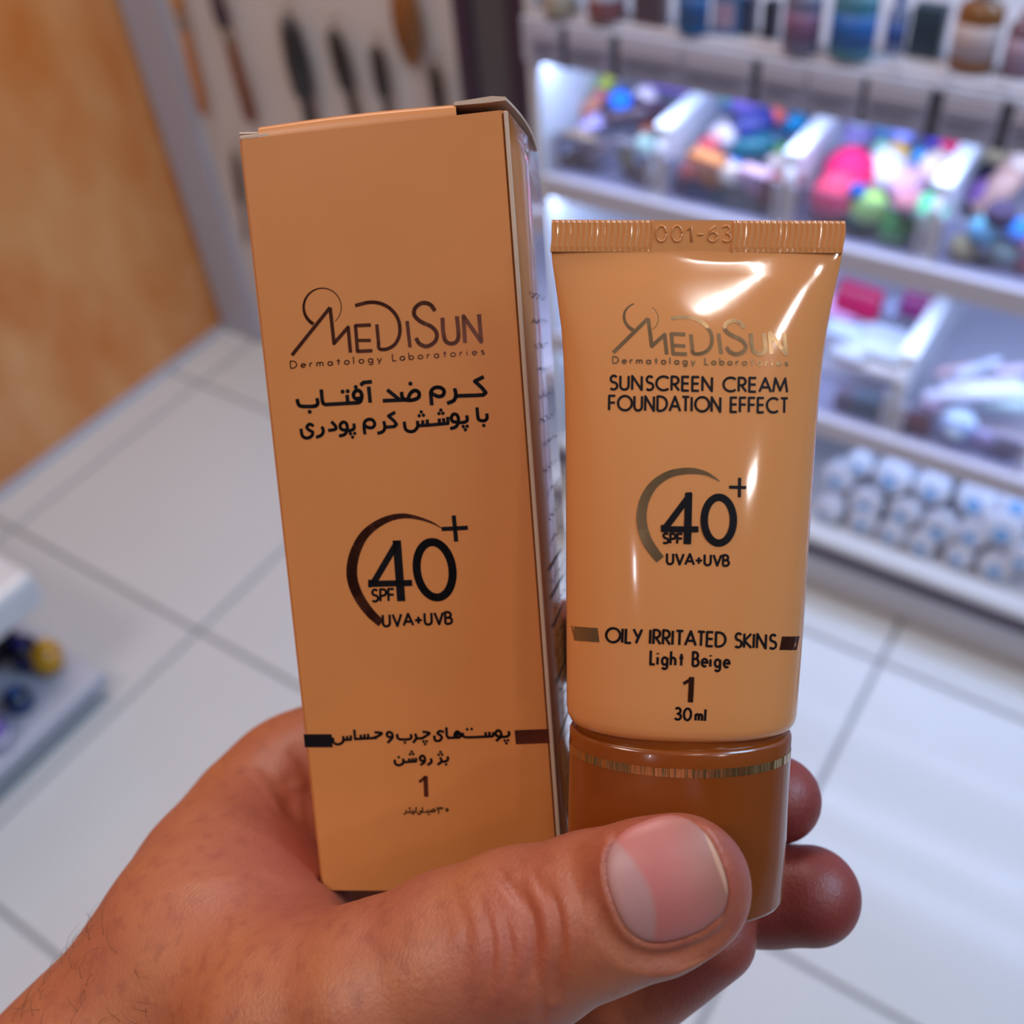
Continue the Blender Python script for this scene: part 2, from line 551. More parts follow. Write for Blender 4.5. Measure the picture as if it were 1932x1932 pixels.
FARSI3 = [
    smooth_pts([(1430, 178), (1433, 202), (1412, 214), (1378, 216)]),
    smooth_pts([(1378, 214), (1350, 208), (1342, 188), (1358, 172), (1376, 182), (1378, 212), (1345, 244)]),
    smooth_pts([(1325, 186), (1324, 208), (1290, 213), (1150, 218), (1124, 208), (1120, 190)]),
    [(1300, 180), (1300, 212)], [(1275, 183), (1275, 214)],
    smooth_pts([(1118, 216), (1106, 196), (1086, 179), (1071, 188), (1065, 206), (1074, 219), (1094, 220), (1105, 208), (1097, 196), (1083, 200), (1080, 220)]),
    [(1070, 220), (1022, 222), (1012, 204), (1010, 150)],
    smooth_pts([(992, 182), (966, 176), (950, 192), (972, 206), (978, 224), (960, 242), (934, 238), (928, 206)]),
    smooth_pts([(848, 180), (896, 190), (860, 216), (845, 224), (808, 226)]),
    smooth_pts([(800, 194), (806, 226), (784, 256)]),
    smooth_pts([(770, 198), (772, 222), (750, 232), (700, 232), (680, 220), (678, 198)]),
    smooth_pts([(642, 218), (616, 214), (608, 196), (622, 182), (642, 192), (644, 222), (612, 256)]),
    smooth_pts([(524, 184), (574, 190), (545, 212), (515, 222)]),
    [(540, 222), (394, 230), (388, 166)], [(482, 194), (482, 224)], [(457, 196), (457, 226)], [(432, 200), (432, 228)],
    [(364, 204), (366, 233), (315, 236)], [(340, 208), (340, 234)],
    smooth_pts([(314, 210), (312, 248), (280, 266), (250, 254), (243, 220)]),
    smooth_pts([(1020, 346), (1018, 372), (1000, 381), (975, 382)]),
    smooth_pts([(970, 354), (976, 382), (950, 404)]),
    smooth_pts([(905, 362), (908, 386), (882, 406)]),
    smooth_pts([(862, 378), (838, 374), (832, 356), (848, 342), (863, 354), (862, 384), (834, 406)]),
    [(805, 356), (805, 381), (722, 386)], [(783, 358), (783, 382)], [(760, 360), (760, 384)],
    smooth_pts([(718, 362), (718, 392), (690, 407), (665, 396), (661, 370)]),
]
DOTS3 = [(1404, 240), (1426, 238), (1415, 258), (1150, 164), (1181, 162), (855, 246), (877, 245), (866, 264), (730, 254), (1008, 401),
         (958, 336), (981, 335), (970, 317), (765, 333), (787, 332), (776, 315), (688, 352)]
FARSI4 = [
    smooth_pts([(1024, 708), (1015, 717), (1006, 708), (1015, 699), (1024, 708)], 3),
    [(988, 690), (978, 704), (968, 690), (958, 704), (946, 692), (958, 712), (958, 734)],
    smooth_pts([(934, 716), (922, 722), (914, 710), (926, 702), (936, 714), (900, 722), (846, 724)]),
    [(902, 706), (902, 722)], [(882, 706), (882, 722)], [(848, 688), (848, 724)],
    smooth_pts([(846, 722), (830, 716), (838, 730), (822, 738), (814, 722)]),
    [(806, 688), (804, 724), (744, 726)], [(786, 708), (786, 724)], [(764, 706), (764, 724)], smooth_pts([(738, 708), (738, 728), (720, 738)]),
]
DOTS4 = [(896, 738), (886, 738), (790, 736), (780, 736), (768, 696), (758, 696)]
CRES = [(700, 1212), (610, 1128), (530, 1020), (474, 900), (455, 780), (478, 640), (545, 500), (640, 408), (760, 345), (880, 322), (1000, 338), (1120, 378), (1206, 428)]
CRES_W = [1.5, 1.72, 1.85, 1.95, 1.95, 1.85, 1.62, 1.4, 1.12, .9, .62, .36, .12]


def smooth_w(pts, wd):
    q = smooth_pts([(p[0], p[1], v) for p, v in zip(pts, wd)], 5)
    return [[(a[0], a[1]) for a in q]], [[max(0.05, float(a[2])) for a in q]]


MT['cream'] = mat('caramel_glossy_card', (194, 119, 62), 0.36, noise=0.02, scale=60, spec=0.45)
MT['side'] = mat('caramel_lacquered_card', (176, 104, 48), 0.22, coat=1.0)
MT['ink'] = mat('black_ink', (14, 9, 13), 0.5, spec=0.15)
MT['foil'] = mat('brown_foil', (96, 52, 38), 0.22, metal=0.85)
MT['tubebody'] = mat('caramel_tube_plastic', (200, 128, 74), 0.10, coat=0.2)
MT['tubefoil'] = mat('pale_bronze_foil', (150, 118, 84), 0.25, metal=0.8)
MT['cap'] = mat('brown_cap_plastic', (122, 56, 12), 0.18, coat=0.25)
MT['gold'] = mat('gold_foil', (206, 170, 116), 0.12, metal=1.0, bump=1.0, bscale=700, stretch=(1, 1, 0.02))


# ------------------------------------------------------------------ carton
def carton():
    org = (BW / 2, BH, BD / 2)
    t = thing('carton', 'tall caramel cardboard cream carton with brown sun logo, held left of the tube', 'carton')
    pose(t, BR, BT, org)

    def flat(x, y):
        return (x, y, -0.035)

    def loc(p):
        return to_local([p], org)[0]

    # four walled body with softly rounded vertical folds and an open top under the lid
    bm = box_bm(-BW / 2000, BW / 2000, -BD / 2000, BD / 2000, 0, BH / 1000)
    es = [e for e in bm.edges if abs(e.verts[0].co.z - e.verts[1].co.z) > 0.01]
    bmesh.ops.bevel(bm, geom=es, offset=0.0006, segments=3, affect='EDGES')
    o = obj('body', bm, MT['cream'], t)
    # lacquered right panel, a glued sheet 0.3 mm thick whose pale raw edge shows along the front fold
    V, Fc = [], []
    ny = 24
    for i in range(ny + 1):
        y = BH * i / ny
        bow = 0.5 * math.sin(math.pi * i / ny)
        for x, z in ((BW + 0.02, 0.5), (BW + 0.34 + bow * 0.2, 0.5), (BW + 0.42 + bow, BD * 0.5), (BW + 0.34, BD), (BW + 0.02, BD)):
            V.append((x, y, z))
    for i in range(ny):
        for k in range(5):
            Fc.append((i * 5 + k, i * 5 + (k + 1) % 5, (i + 1) * 5 + (k + 1) % 5, (i + 1) * 5 + k))
    Fc += [(0, 1, 2, 3, 4), tuple(ny * 5 + k for k in (4, 3, 2, 1, 0))]
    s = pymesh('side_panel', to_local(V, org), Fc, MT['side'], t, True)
    s['label'] = 'lacquered mirror-like right side'
    e = obj('raw_edge', box_bm((BW / 2 - 0.25) / 1000, (BW / 2 + 0.42) / 1000, -(BD / 2 + 0.1) / 1000, (-BD / 2 + 0.52) / 1000, 0.0, (BH - 0.2) / 1000, 0.0001, 1), MT['board'], t)
    e['label'] = 'pale raw cardboard edge'
    # lid: a tucked flap rising a little over the front edge, bowed over the side
    V, Fc = [], []
    n = 16
    for i in range(n + 1):
        x = 3.6 + (BW - 11.5) * i / n
        lift = 1.75 + 0.35 * math.sin(math.pi * i / n)
        for z, h in ((0.1, 0.0), (0.15, lift * 0.7), (0.7, lift), (BD - 1, 1.2), (BD - 0.3, 0.4)):
            V.append((x, -h, z))
    for i in range(n):
        for k in range(4):
            Fc.append((i * 5 + k, i * 5 + k + 1, (i + 1) * 5 + k + 1, (i + 1) * 5 + k))
    pymesh('lid_flap', to_local(V, org), Fc, MT['cream'], t, True)
    # right-hand bowed lip and the two raw dust flap corners
    V, Fc = [], []
    for i in range(13):
        z = 0.2 + (BD - 0.4) * i / 12
        h = 2.0 * (1 - (i / 12) ** 1.6)
        dx = 0.9 * math.sin(math.pi * i / 12)
        for x, hh in ((BW - 8.2, h + 0.1), (BW - 2.0, h + 0.35), (BW + 0.2 + dx, h), (BW + 0.25 + dx, h - 0.55), (BW - 3, h - 0.6), (BW - 8.2, h - 0.45)):
            V.append((x, -max(hh, -0.3), z))
    for i in range(12):
        for k in range(6):
            Fc.append((i * 6 + k, i * 6 + (k + 1) % 6, (i + 1) * 6 + (k + 1) % 6, (i + 1) * 6 + k))
    Fc += [(0, 1, 2, 3, 4, 5), tuple(72 + k for k in (5, 4, 3, 2, 1, 0))]
    d = pymesh('dust_flap', to_local(V, org), Fc, MT['board'], t)
    bm = box_bm((-BW / 2 + 0.1) / 1000, (-BW / 2 + 6.5) / 1000, (-BD / 2 + 0.2) / 1000, (BD / 2 - 1) / 1000, (BH + 0.75) / 1000, (BH + 1.25) / 1000, 0.0002, 1)
    for v in bm.verts:
        if v.co.x > (-BW / 2 + 4) / 1000:
            v.co.z -= 0.0005
    obj('dust_flap', bm, MT['board'], t)
    bm = box_bm((-BW / 2 + 0.2) / 1000, (-BW / 2 + 5.5) / 1000, (-BD / 2 + 0.1) / 1000, (-BD / 2 + 2.5) / 1000, (BH - 0.1) / 1000, (BH + 0.7) / 1000, 0.0002, 1)
    obj('corner_tab', bm, MT['board'], t)

    def pr(name, st, wd, m, dots=()):
        return ribbons(st, wd, lambda x, y: px_box(x, y), flat, org, name, m, t, dots=dots)

    a = (480, 520, 4.025)
    sc = lambda D, A, r: [(A[0] + x / A[2], A[1] + y / A[2], r) for x, y in D]
    pr('logo', un(LOGO, *a), LOGO_W, MT['foil'])
    pr('logo_subtitle', text_px('Dermatology Laboratories', (548.5, 695), (914, 668.5), 13.5, 0.28), 0.2, MT['foil'])
    pr('lettering', un(FARSI1, *a), 0.66, MT['ink'], sc(DOTS1, a, .37))
    pr('lettering', un(FARSI2, *a), 0.58, MT['ink'], sc(DOTS2, a, .31))
    c = (560, 900, 4.391)
    pr('crescent', *smooth_w(un([CRES], *c)[0], CRES_W), MT['foil'])
    four = [[(822, 560), (628, 890)], [(598, 886), (957, 877)], [(828, 525), (866, 1029)], [(605, 850), (605, 915)], [(800, 545), (852, 543)]]
    zero = [[(1142 + 148 * math.cos(q) + 0.0 * math.sin(q) + 0.09 * 230 * math.sin(q) * 1, 768 + 230 * math.sin(q)) for q in np.linspace(0, 2 * math.pi + .2, 38)]]
    pr('spf_number', un(four + zero, *c), [1.15, 1.12, 1.5, .6, .8, 1.45], MT['ink'])
    pr('plus_sign', un([[(1200, 431), (1418, 420)], [(1300, 318), (1321, 535)]], *c), .75, MT['ink'])
    pr('lettering', text_px('SPF', (701.5, 1135), (744, 1133.5), 22.5), .44, MT['ink'])
    pr('lettering', text_px('UVA+UVB', (723, 1182), (853, 1176.5), 22, 0.02), .46, MT['ink'])
    b = (560, 1330, 3.578)
    pr('lettering', un(FARSI3, *b), .5, MT['ink'], sc(DOTS3, b, .27))
    pr('number_one', un([[(826, 520), (868, 488)], [(869, 478), (874, 620)]], *b), [.55, .82], MT['foil'])
    pr('lettering', un(FARSI4, *b), .25, MT['ink'], sc(DOTS4, b, .14))
    pr('stripe', [[(574, 1397.5), (627, 1397.5)]], 2.5, MT['ink'])
    pr('stripe', [[(972, 1391), (1038, 1388.5)]], 2.6, MT['foil'])
    # small print across the right side: lines of tiny words seen at a grazing angle
    rnd = random.Random(4)
    V, Fc = [], []

    def dash(z0, z1, y, h):
        i = len(V)
        xs = BW + 0.50 + 0.5 * math.sin(math.pi * y / BH)
        V.extend([(xs, y, z0), (xs, y, z1), (xs, y + h, z1), (xs, y + h, z0)])
        Fc.append((i, i + 1, i + 2, i + 3))

    y = 28.0
    while y < 118:
        if rnd.random() < 0.2:
            dash(7, 26, y, 0.5)
        else:
            z = 9 + rnd.random() * 4
            while z < 30:
                l = 0.8 + rnd.random() * 2.6
                for q in range(3):
                    dash(z + l * q / 3, z + l * (q + 0.8) / 3, y + rnd.random() * 0.9, 0.35)
                z += l + 0.7
        y += 2.6 if y > 75 else 4.4
    sp = pymesh('small_print', to_local(V, org), Fc, MT['ink'], t)
    sp['kind'] = 'stuff'
    return t


# ------------------------------------------------------------------ tube
def tube():
    org = (0, 109.2, 0)
    t = thing('cream_tube', 'caramel squeeze tube with crimped top and brown cap, right of the carton', 'tube')
    pose(t, TR, TT, org)
    NU, V, Fc = 72, [], []
    ys = [3.6, 4.4, 5.0, 5.6, 6.5, 8, 10, 13, 16, 20, 26, 34, 42, 50, 58, 66, 73, 76.6, 77.6, 78.4, 78.9, 79.1]
    ins = {76.6: 0, 77.6: .15, 78.4: .55, 78.9: 1.2, 79.1: 2.2}
    rnd = random.Random(3)
    for y in ys:
        a, b = t_ab(y)
        e = t_expo(y)
        q = ins.get(y, 0)
        for k in range(NU):
            th = 2 * math.pi * k / NU
            cx, sz = math.cos(th), math.sin(th)
            x = (a - q) * math.copysign(abs(cx) ** (2 / e), cx)
            z = (b - q) * math.copysign(abs(sz) ** (2 / e), sz)
            # soft dents under the crimp
            if 5 < y < 20 and z < 0:
                z += 0.12 * math.sin(x * 0.30 + 0.6) * math.exp(-((y - 9) / 4.5) ** 2)
            V.append((x, y, z))
    for i in range(len(ys) - 1):
        for k in range(NU):
            Fc.append((i * NU + k, i * NU + (k + 1) % NU, (i + 1) * NU + (k + 1) % NU, (i + 1) * NU + k))
    Fc.append(tuple(range(NU))[::-1])
    Fc.append(tuple((len(ys) - 1) * NU + k for k in range(NU)))
    pymesh('body', to_local(V, org), Fc, MT['tubebody'], t, True)
    # crimped seal with pressed ribs, plain in the middle where the batch code stands
    V, Fc = [], []
    NX, NYr = 520, 12
    for j in range(NYr + 1):
        y = 4.7 * j / NYr
        for i in range(NX + 1):
            x = -22 + 44 * i / NX
            rib = 0 if -6.7 < x < 5.2 else 0.17 * (0.5 + 0.5 * math.sin(2 * math.pi * x / 0.86)) ** 0.7
            rib *= min(1, j / 0.8) if j < 1 else (1 if j < NYr - 2 else max(0, (NYr - 1 - j) / 2 + 0.5))
            edge = 0.10 if abs(x + 6.9) < 0.12 or abs(x - 5.4) < 0.12 else 0
            V.append((x + 0.15 * math.sin(y), y, -0.62 - rib - edge))
    nf = len(V)
    for j in range(NYr):
        for i in range(NX):
            a = j * (NX + 1) + i
            Fc.append((a, a + 1, a + NX + 2, a + NX + 1))
    back = [(-22, 0, .6), (22, 0, .6), (22, 4.7, .6), (-22, 4.7, .6)]
    V += back
    Fc += [(nf + 1, nf, nf + 3, nf + 2)]
    Fc.append(tuple(range(NX + 1))[::-1] + (nf, nf + 1))
    Fc.append((0,) + tuple((NX + 1) * j for j in range(1, NYr + 1)) + (nf + 3, nf))
    Fc.append((NX,) + tuple((NX + 1) * j + NX for j in range(1, NYr + 1))[::1] + (nf + 2, nf + 1))
    pymesh('crimped_seal', to_local(V, org), Fc, MT['tubebody'], t)
    # raised batch code on the seal
    strokes = text_px('001-63', (1238, 456), (1379, 456), 30, 0.1)

    def px_seal(x, y):
        d = TR.T @ np.array([x - C0, y - C0, F])
        o = -(TR.T @ TT)
        return o + d * ((-0.65 - o[2]) / d[2])
    bm = bmesh.new()
    for st in strokes:
        P = [px_seal(*p) for p in st]
        tube_bm(to_local(P, org), 0.00016, 6, bm)
    obj('batch_code', bm, MT['tubebody'], t, True)
    # cap: oval cylinder with softened rims
    V, Fc = [], []
    ca, cb = 17.95, 11.3
    prof = [(80.0, -3.0), (79.9, -.6), (80.1, -.2), (80.6, 0), (84, 0), (100, 0), (108.2, 0), (108.8, -.15), (109.1, -.5), (109.2, -1.5), (109.0, -6)]
    for y, q in prof:
        for k in range(NU):
            th = 2 * math.pi * k / NU
            V.append(((ca + q) * math.cos(th), y, (cb + q) * math.sin(th)))
    for i in range(len(prof) - 1):
        for k in range(NU):
            Fc.append((i * NU + k, i * NU + (k + 1) % NU, (i + 1) * NU + (k + 1) % NU, (i + 1) * NU + k))
    Fc.append(tuple(range(NU))[::-1])
    Fc.append(tuple((len(prof) - 1) * NU + k for k in range(NU)))
    cp = pymesh('cap', to_local(V, org), Fc, MT['cap'], t, True)
    V, Fc = [], []
    for k in range(NU):
        th = 2 * math.pi * k / NU
        for y in (82.6, 82.95, 83.3, 83.65, 84.0):
            wv = 0.05
            V.append(((ca + wv) * math.cos(th), y, (cb + wv) * math.sin(th)))
    for k in range(NU):
        for j in range(4):
            a, b = k * 5 + j, ((k + 1) % NU) * 5 + j
            Fc.append((a, b, b + 1, a + 1))
    bd = pymesh('cap_band', to_local(V, org), Fc, MT['gold'], cp, True)
    bd['label'] = 'thin gold foil ring'
    # joint between body and cap
    V, Fc = [], []
    for y in (78.0, 80.8):
        for k in range(NU):
            th = 2 * math.pi * k / NU
            V.append(((ca - 1.2) * math.cos(th), y, (cb - 1.2) * math.sin(th)))
    for k in range(NU):
        Fc.append((k, (k + 1) % NU, NU + (k + 1) % NU, NU + k))
    pymesh('neck', to_local(V, org), Fc, MT['cap'], t, True)

    def lift(x, y):
        a, b = t_ab(y)
        x = max(-a * .995, min(a * .995, x))
        return (x, y, t_front(x, y) - 0.05)

    def pr(name, st, wd, m, dots=()):
        return ribbons(st, wd, px_tube, lift, org, name, m, t, sub=0.8, dots=dots)

    # the logo, levelled and set to the tube's size
    def lg(x, y):
        u, v = (x - 285) / 1437, (y + (x - 285) * 0.068 - 605) / 510
        return (1157 + 326 * u, 665 + 4 * u + 97 * v)
    LT = [[lg(x, y) for x, y in q] for q in LOGO]
    pr('logo', LT, [[v * .85 for v in LOGO_W[0]]] + [v * .9 for v in LOGO_W[1:]], MT['tubefoil'])
    pr('logo_subtitle', text_px('Dermatology Laboratories', (1156, 685), (1486, 690), 12.5, 0.28), 0.2, MT['tubefoil'])
    pr('lettering', text_px('SUNSCREEN CREAM', (1150, 734.5), (1485, 740), 26, 0.02), .36, MT['ink'])
    pr('lettering', text_px('FOUNDATION EFFECT', (1149, 773.5), (1486, 778.5), 27, 0.02), .36, MT['ink'])
    cx = [(x, y) for x, y in [(652, 722), (610, 670), (560, 590), (533, 500), (528, 420), (550, 320), (610, 225), (700, 162), (790, 138), (870, 135), (950, 150), (1010, 180), (1046, 203)]]
    pr('crescent', *smooth_w(un([cx], 1060, 850, 3.512)[0], [1.4, 1.5, 1.55, 1.5, 1.45, 1.4, 1.25, 1.1, 1.0, .9, .6, .35, .1]), MT['tubefoil'])
    c = (1060, 850, 3.512)
    four = [[(845, 300), (680, 520)], [(660, 520), (905, 521)], [(840, 282), (831, 620)], [(665, 492), (665, 535)], [(822, 290), (862, 288)]]
    zero = [[(1040 + 97 * math.cos(q), 461 + 152 * math.sin(q)) for q in np.linspace(0, 2 * math.pi + .2, 38)]]
    pr('spf_number', un(four + zero, *c), [.95, .9, 1.12, .4, .6, 1.12], MT['ink'])
    pr('plus_sign', un([[(1108, 242), (1222, 245)], [(1178, 180), (1176, 310)]], *c), .48, MT['ink'])
    pr('lettering', text_px('SPF', (1250, 1024.5), (1287, 1025.5), 18.5), .34, MT['ink'])
    pr('lettering', text_px('UVA+UVB', (1258, 1064), (1375, 1067.5), 20, 0.02), .36, MT['ink'])
    pr('lettering', text_px('OILY IRRITATED SKINS', (1143, 1211), (1464, 1224), 26.5, 0.0), .38, MT['ink'])
    pr('lettering', text_px('Light Beige', (1227, 1253), (1376, 1259), 26, 0.1), .38, MT['ink'])
    pr('number_one', un([[(806, 1545), (862, 1510)], [(860, 1500), (852, 1668)]], *c), [.5, .8], MT['foil'])
    pr('lettering', text_px('30', (1273, 1357), (1303, 1359), 22, .05), .38, MT['ink'])
    pr('lettering', text_px('ml', (1312, 1359), (1330, 1360), 22, .05), .38, MT['ink'])
    pr('stripe', [[(1080, 1194), (1100, 1196), (1129, 1198)]], 2.2, MT['tubefoil'])
    pr('stripe', [[(1473, 1213.5), (1489, 1213.5), (1506, 1213)]], 2.1, MT['foil'])
    return t


carton()
tube()
# ------------------------------------------------------------------ the hand
def skin_material():
    m = mat('skin', (170, 96, 68), 0.48, sss=0.12)
    nt = m.node_tree
    b = nt.nodes['Principled BSDF']
    tc = nt.nodes.new('ShaderNodeTexCoord')

    def noise(scale, det, lo, hi):
        n = nt.nodes.new('ShaderNodeTexNoise')
        n.inputs['Scale'].default_value = scale
        n.inputs['Detail'].default_value = det
        nt.links.new(tc.outputs['Object'], n.inputs['Vector'])
        r = nt.nodes.new('ShaderNodeMapRange')
        r.inputs[1].default_value = lo
        r.inputs[2].default_value = hi
        nt.links.new(n.outputs['Fac'], r.inputs[0])
        return r.outputs[0]

    def mix(f, a, bb):
        x = nt.nodes.new('ShaderNodeMix')
        x.data_type = 'RGBA'
        if isinstance(f, float):
            x.inputs[0].default_value = f
        else:
            nt.links.new(f, x.inputs[0])
        for s, i in ((a, 6), (bb, 7)):
            if isinstance(s, tuple):
                x.inputs[i].default_value = lin(s) + (1,)
            else:
                nt.links.new(s, x.inputs[i])
        return x.outputs[2]
    base = mix(noise(55, 3, .35, .65), (160, 92, 58), (152, 82, 58))
    base = mix(noise(330, 5, .5, .95), base, (126, 60, 46))
    at = nt.nodes.new('ShaderNodeAttribute')
    at.attribute_name = 'flush'
    base = mix(at.outputs['Fac'], base, (150, 66, 52))
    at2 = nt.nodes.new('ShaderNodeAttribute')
    at2.attribute_name = 'ruddy_shade'
    base = mix(at2.outputs['Fac'], base, (122, 44, 36))  # redder finger ends, with their shade painted into the skin colour
    nt.links.new(base, b.inputs['Base Color'])
    # pores and fine lines
    v = nt.nodes.new('ShaderNodeTexVoronoi')
    v.inputs['Scale'].default_value = 1400
    n = nt.nodes.new('ShaderNodeTexNoise')
    n.inputs['Scale'].default_value = 900
    n.inputs['Detail'].default_value = 6
    mp = nt.nodes.new('ShaderNodeMapping')
    mp.inputs['Scale'].default_value = (1.6, 1, 0.7)
    nt.links.new(tc.outputs['Object'], mp.inputs[0])
    nt.links.new(mp.outputs[0], v.inputs['Vector'])
    nt.links.new(mp.outputs[0], n.inputs['Vector'])
    ad = nt.nodes.new('ShaderNodeMath')
    ad.operation = 'MULTIPLY_ADD'
    nt.links.new(v.outputs['Distance'], ad.inputs[0])
    ad.inputs[1].default_value = 0.5
    nt.links.new(n.outputs['Fac'], ad.inputs[2])
    bp = nt.nodes.new('ShaderNodeBump')
    bp.inputs['Strength'].default_value = 0.35
    bp.inputs['Distance'].default_value = 0.00025
    nt.links.new(ad.outputs[0], bp.inputs['Height'])
    nt.links.new(bp.outputs[0], b.inputs['Normal'])
    return m


def hand():
    import openvdb
    from mathutils.bvhtree import BVHTree

    def P(px, py, z):
        return np.array([(px - C0) / F * z, (py - C0) / F * z, z])

    def chain(L):
        return [(P(*a[:3]), P(*b[:3]), a[3], b[3]) for a, b in zip(L, L[1:])]

    # joints: picture point, distance in mm, radius in mm
    thumb = chain([(1283, 1671, 155, 10.3), (1225, 1692, 156, 10.9), (1120, 1722, 159, 11.6), (985, 1772, 164, 13.6), (860, 1815, 167, 13.9), (720, 1886, 170, 15.2), (560, 1925, 178, 17)])
    index = chain([(560, 1476, 240, 12.4), (800, 1290, 246, 9.8), (1070, 1208, 234, 8.9), (1255, 1222, 207, 8.0)])
    middle = chain([(600, 1590, 250, 12.5), (900, 1510, 252, 9.8), (1290, 1490, 214, 8.8), (1466, 1508, 199, 8.15)])
    ring = chain([(620, 1740, 250, 12), (930, 1720, 250, 9.6), (1330, 1690, 207, 9.3), (1440, 1688, 200, 9.2), (1529, 1690, 196, 9.1)])
    little = chain([(620, 1900, 240, 11.5), (900, 2010, 222, 9.5), (1180, 1895, 201, 8.4), (1342, 1768, 190, 8.0)])
    palm = chain([(560, 1925, 178, 17), (430, 1815, 203, 24.2), (428, 1655, 218, 16.4), (482, 1545, 232, 13.4)]) + \
        chain([(420, 1815, 205, 24), (238, 2140, 200, 33.5)]) + \
        chain([(508, 1660, 230, 16), (560, 1480, 240, 12.7), (600, 1600, 248, 13), (620, 1740, 248, 13), (620, 1900, 240, 13), (430, 1950, 225, 22), (508, 1660, 230, 18)]) + \
        chain([(560, 1480, 240, 12.7), (482, 1545, 232, 13.4)])
    w0 = P(250, 2150, 200)
    w1 = w0 + np.array([-40, 95, -45.])
    w2 = w1 + np.array([-60, 130, -90.])
    palm += [(w0, w1, 31, 33), (w1, w2, 33, 41)]
    digits = [(thumb, 4.5), (index, 7), (middle, 6), (ring, 6), (little, 6)]

    def cone(p, c):
        a, b, r1, r2 = c
        ba = b - a
        pa = p - a.astype(np.float32)
        t = np.clip(pa @ (ba / (ba @ ba)).astype(np.float32), 0, 1)
        q = pa - t[..., None] * ba.astype(np.float32)
        return np.sqrt(np.einsum('...i,...i', q, q)) - (r1 + (r2 - r1) * t)

    def smin(a, b, k):
        h = np.clip(0.5 + 0.5 * (b - a) / k, 0, 1)
        return b * (1 - h) + a * h - k * h * (1 - h)

    allc = palm + [c for d, _ in digits for c in d]

    def boxd(p):
        q = (p - BT.astype(np.float32)) @ BR.astype(np.float32)
        cc = np.array([BW / 2 + 0.3, BH / 2, BD / 2], np.float32)
        q = np.abs(q - cc) - np.array([BW / 2 + 0.9, BH / 2, BD / 2], np.float32)
        return np.linalg.norm(np.maximum(q, 0), axis=-1) + np.minimum(q.max(-1), 0) - 0.15

    def tubed(p):
        q = (p - TT.astype(np.float32)) @ TR.astype(np.float32)
        y = np.clip(q[..., 1], 0, 112)
        a = np.interp(y, TY, TA)
        b = np.interp(y, TY, TB)
        r = np.sqrt((q[..., 0] / a) ** 2 + (q[..., 2] / b) ** 2)
        d = (r - 1) * np.minimum(a, b)
        return np.maximum(d, np.maximum(-q[..., 1], q[..., 1] - 109.2)) - 0.15

    def sdf(p, cull):
        def ev(L, k):
            d = None
            for c in L:
                if cull(c):
                    continue
                e = cone(p, c)
                d = e if d is None else smin(d, e, k)
            return d
        dp = ev(palm, 7)
        d = dp
        for L, k in digits:
            e = ev(L, 2.2)
            if e is None:
                continue
            e = e if dp is None else smin(e, dp, k)
            if d is None:
                d = e
            else:
                d = smin(d, e, 0.8) if dp is None else np.minimum(d, e)
        if d is None:
            return None
        return d

    h, B = 0.62, 28
    lo = np.min([np.minimum(c[0] - c[2], c[1] - c[3]) for c in allc], 0) - 4
    hi = np.max([np.maximum(c[0] + c[2], c[1] + c[3]) for c in allc], 0) + 4
    nb = np.ceil((hi - lo) / (h * B)).astype(int)
    grid = openvdb.FloatGrid(3.0)
    loc = np.stack(np.meshgrid(*[np.arange(B, dtype=np.float32) * h] * 3, indexing='ij'), -1)
    rad = B * h * 0.87
    nul = lambda c: False
    for i in range(nb[0]):
        for j in range(nb[1]):
            for k in range(nb[2]):
                o = lo + np.array([i, j, k]) * B * h
                cen = (o + B * h / 2).astype(np.float32)
                dc = float(sdf(cen[None], nul)[0])
                if dc > rad + 3:
                    continue
                bc, tc_ = float(boxd(cen[None])[0]), float(tubed(cen[None])[0])
                far = bc > rad + 2 and tc_ > rad + 2
                if dc < -rad - 3 and far:
                    grid.fill((i * B, j * B, k * B), (i * B + B - 1, j * B + B - 1, k * B + B - 1), -3.0, True)
                    continue
                lim = rad + 16
                d = sdf(loc + o.astype(np.float32), lambda c: float(cone(cen[None], c)[0]) > max(lim, dc + 24))
                if d is None:
                    continue
                if not far:
                    pp = loc + o.astype(np.float32)
                    if bc <= rad + 2:
                        d = np.maximum(d, -boxd(pp))
                    if tc_ <= rad + 2:
                        d = np.maximum(d, -tubed(pp))
                grid.copyFromArray(np.clip(d, -3, 3).astype(np.float32), ijk=(i * B, j * B, k * B))
    pts, quads = grid.convertToQuads(0.0)
    V = lo + pts.astype(float) * h

    # relax once or twice along the surface so that no grid steps remain
    E = np.concatenate([quads[:, [0, 1]], quads[:, [1, 2]], quads[:, [2, 3]], quads[:, [3, 0]]])
    cnt = np.bincount(E.ravel(), minlength=len(V)).astype(float)[:, None]

    def relax(V, f):
        S = np.zeros_like(V)
        for a in range(3):
            S[:, a] = np.bincount(E[:, 0], V[E[:, 1], a], len(V)) + np.bincount(E[:, 1], V[E[:, 0], a], len(V))
        return V + f * (S / cnt - V)
    for _ in range(3):
        V = relax(relax(V, 0.6), -0.35)

    def normals(V):
        n = np.cross(V[quads[:, 2]] - V[quads[:, 0]], V[quads[:, 3]] - V[quads[:, 1]])
        N = np.zeros_like(V)
        for q in range(4):
            for a in range(3):
                N[:, a] += np.bincount(quads[:, q], n[:, a], len(V))
        return N / (np.linalg.norm(N, axis=1, keepdims=True) + 1e-9)
    N = normals(V)
    # make normals point outwards (away from the inside of the field)
    if np.mean(np.einsum('ij,ij->i', N, V - V.mean(0))) < 0:
        N = -N
        quads = quads[:, ::-1]
    # anatomy: folds pressed in, knuckle skin between them standing proud
    px = V[:, :2] / V[:, 2:] * F + C0
    front = np.clip(-N[:, 2] * 2.2, 0, 1)

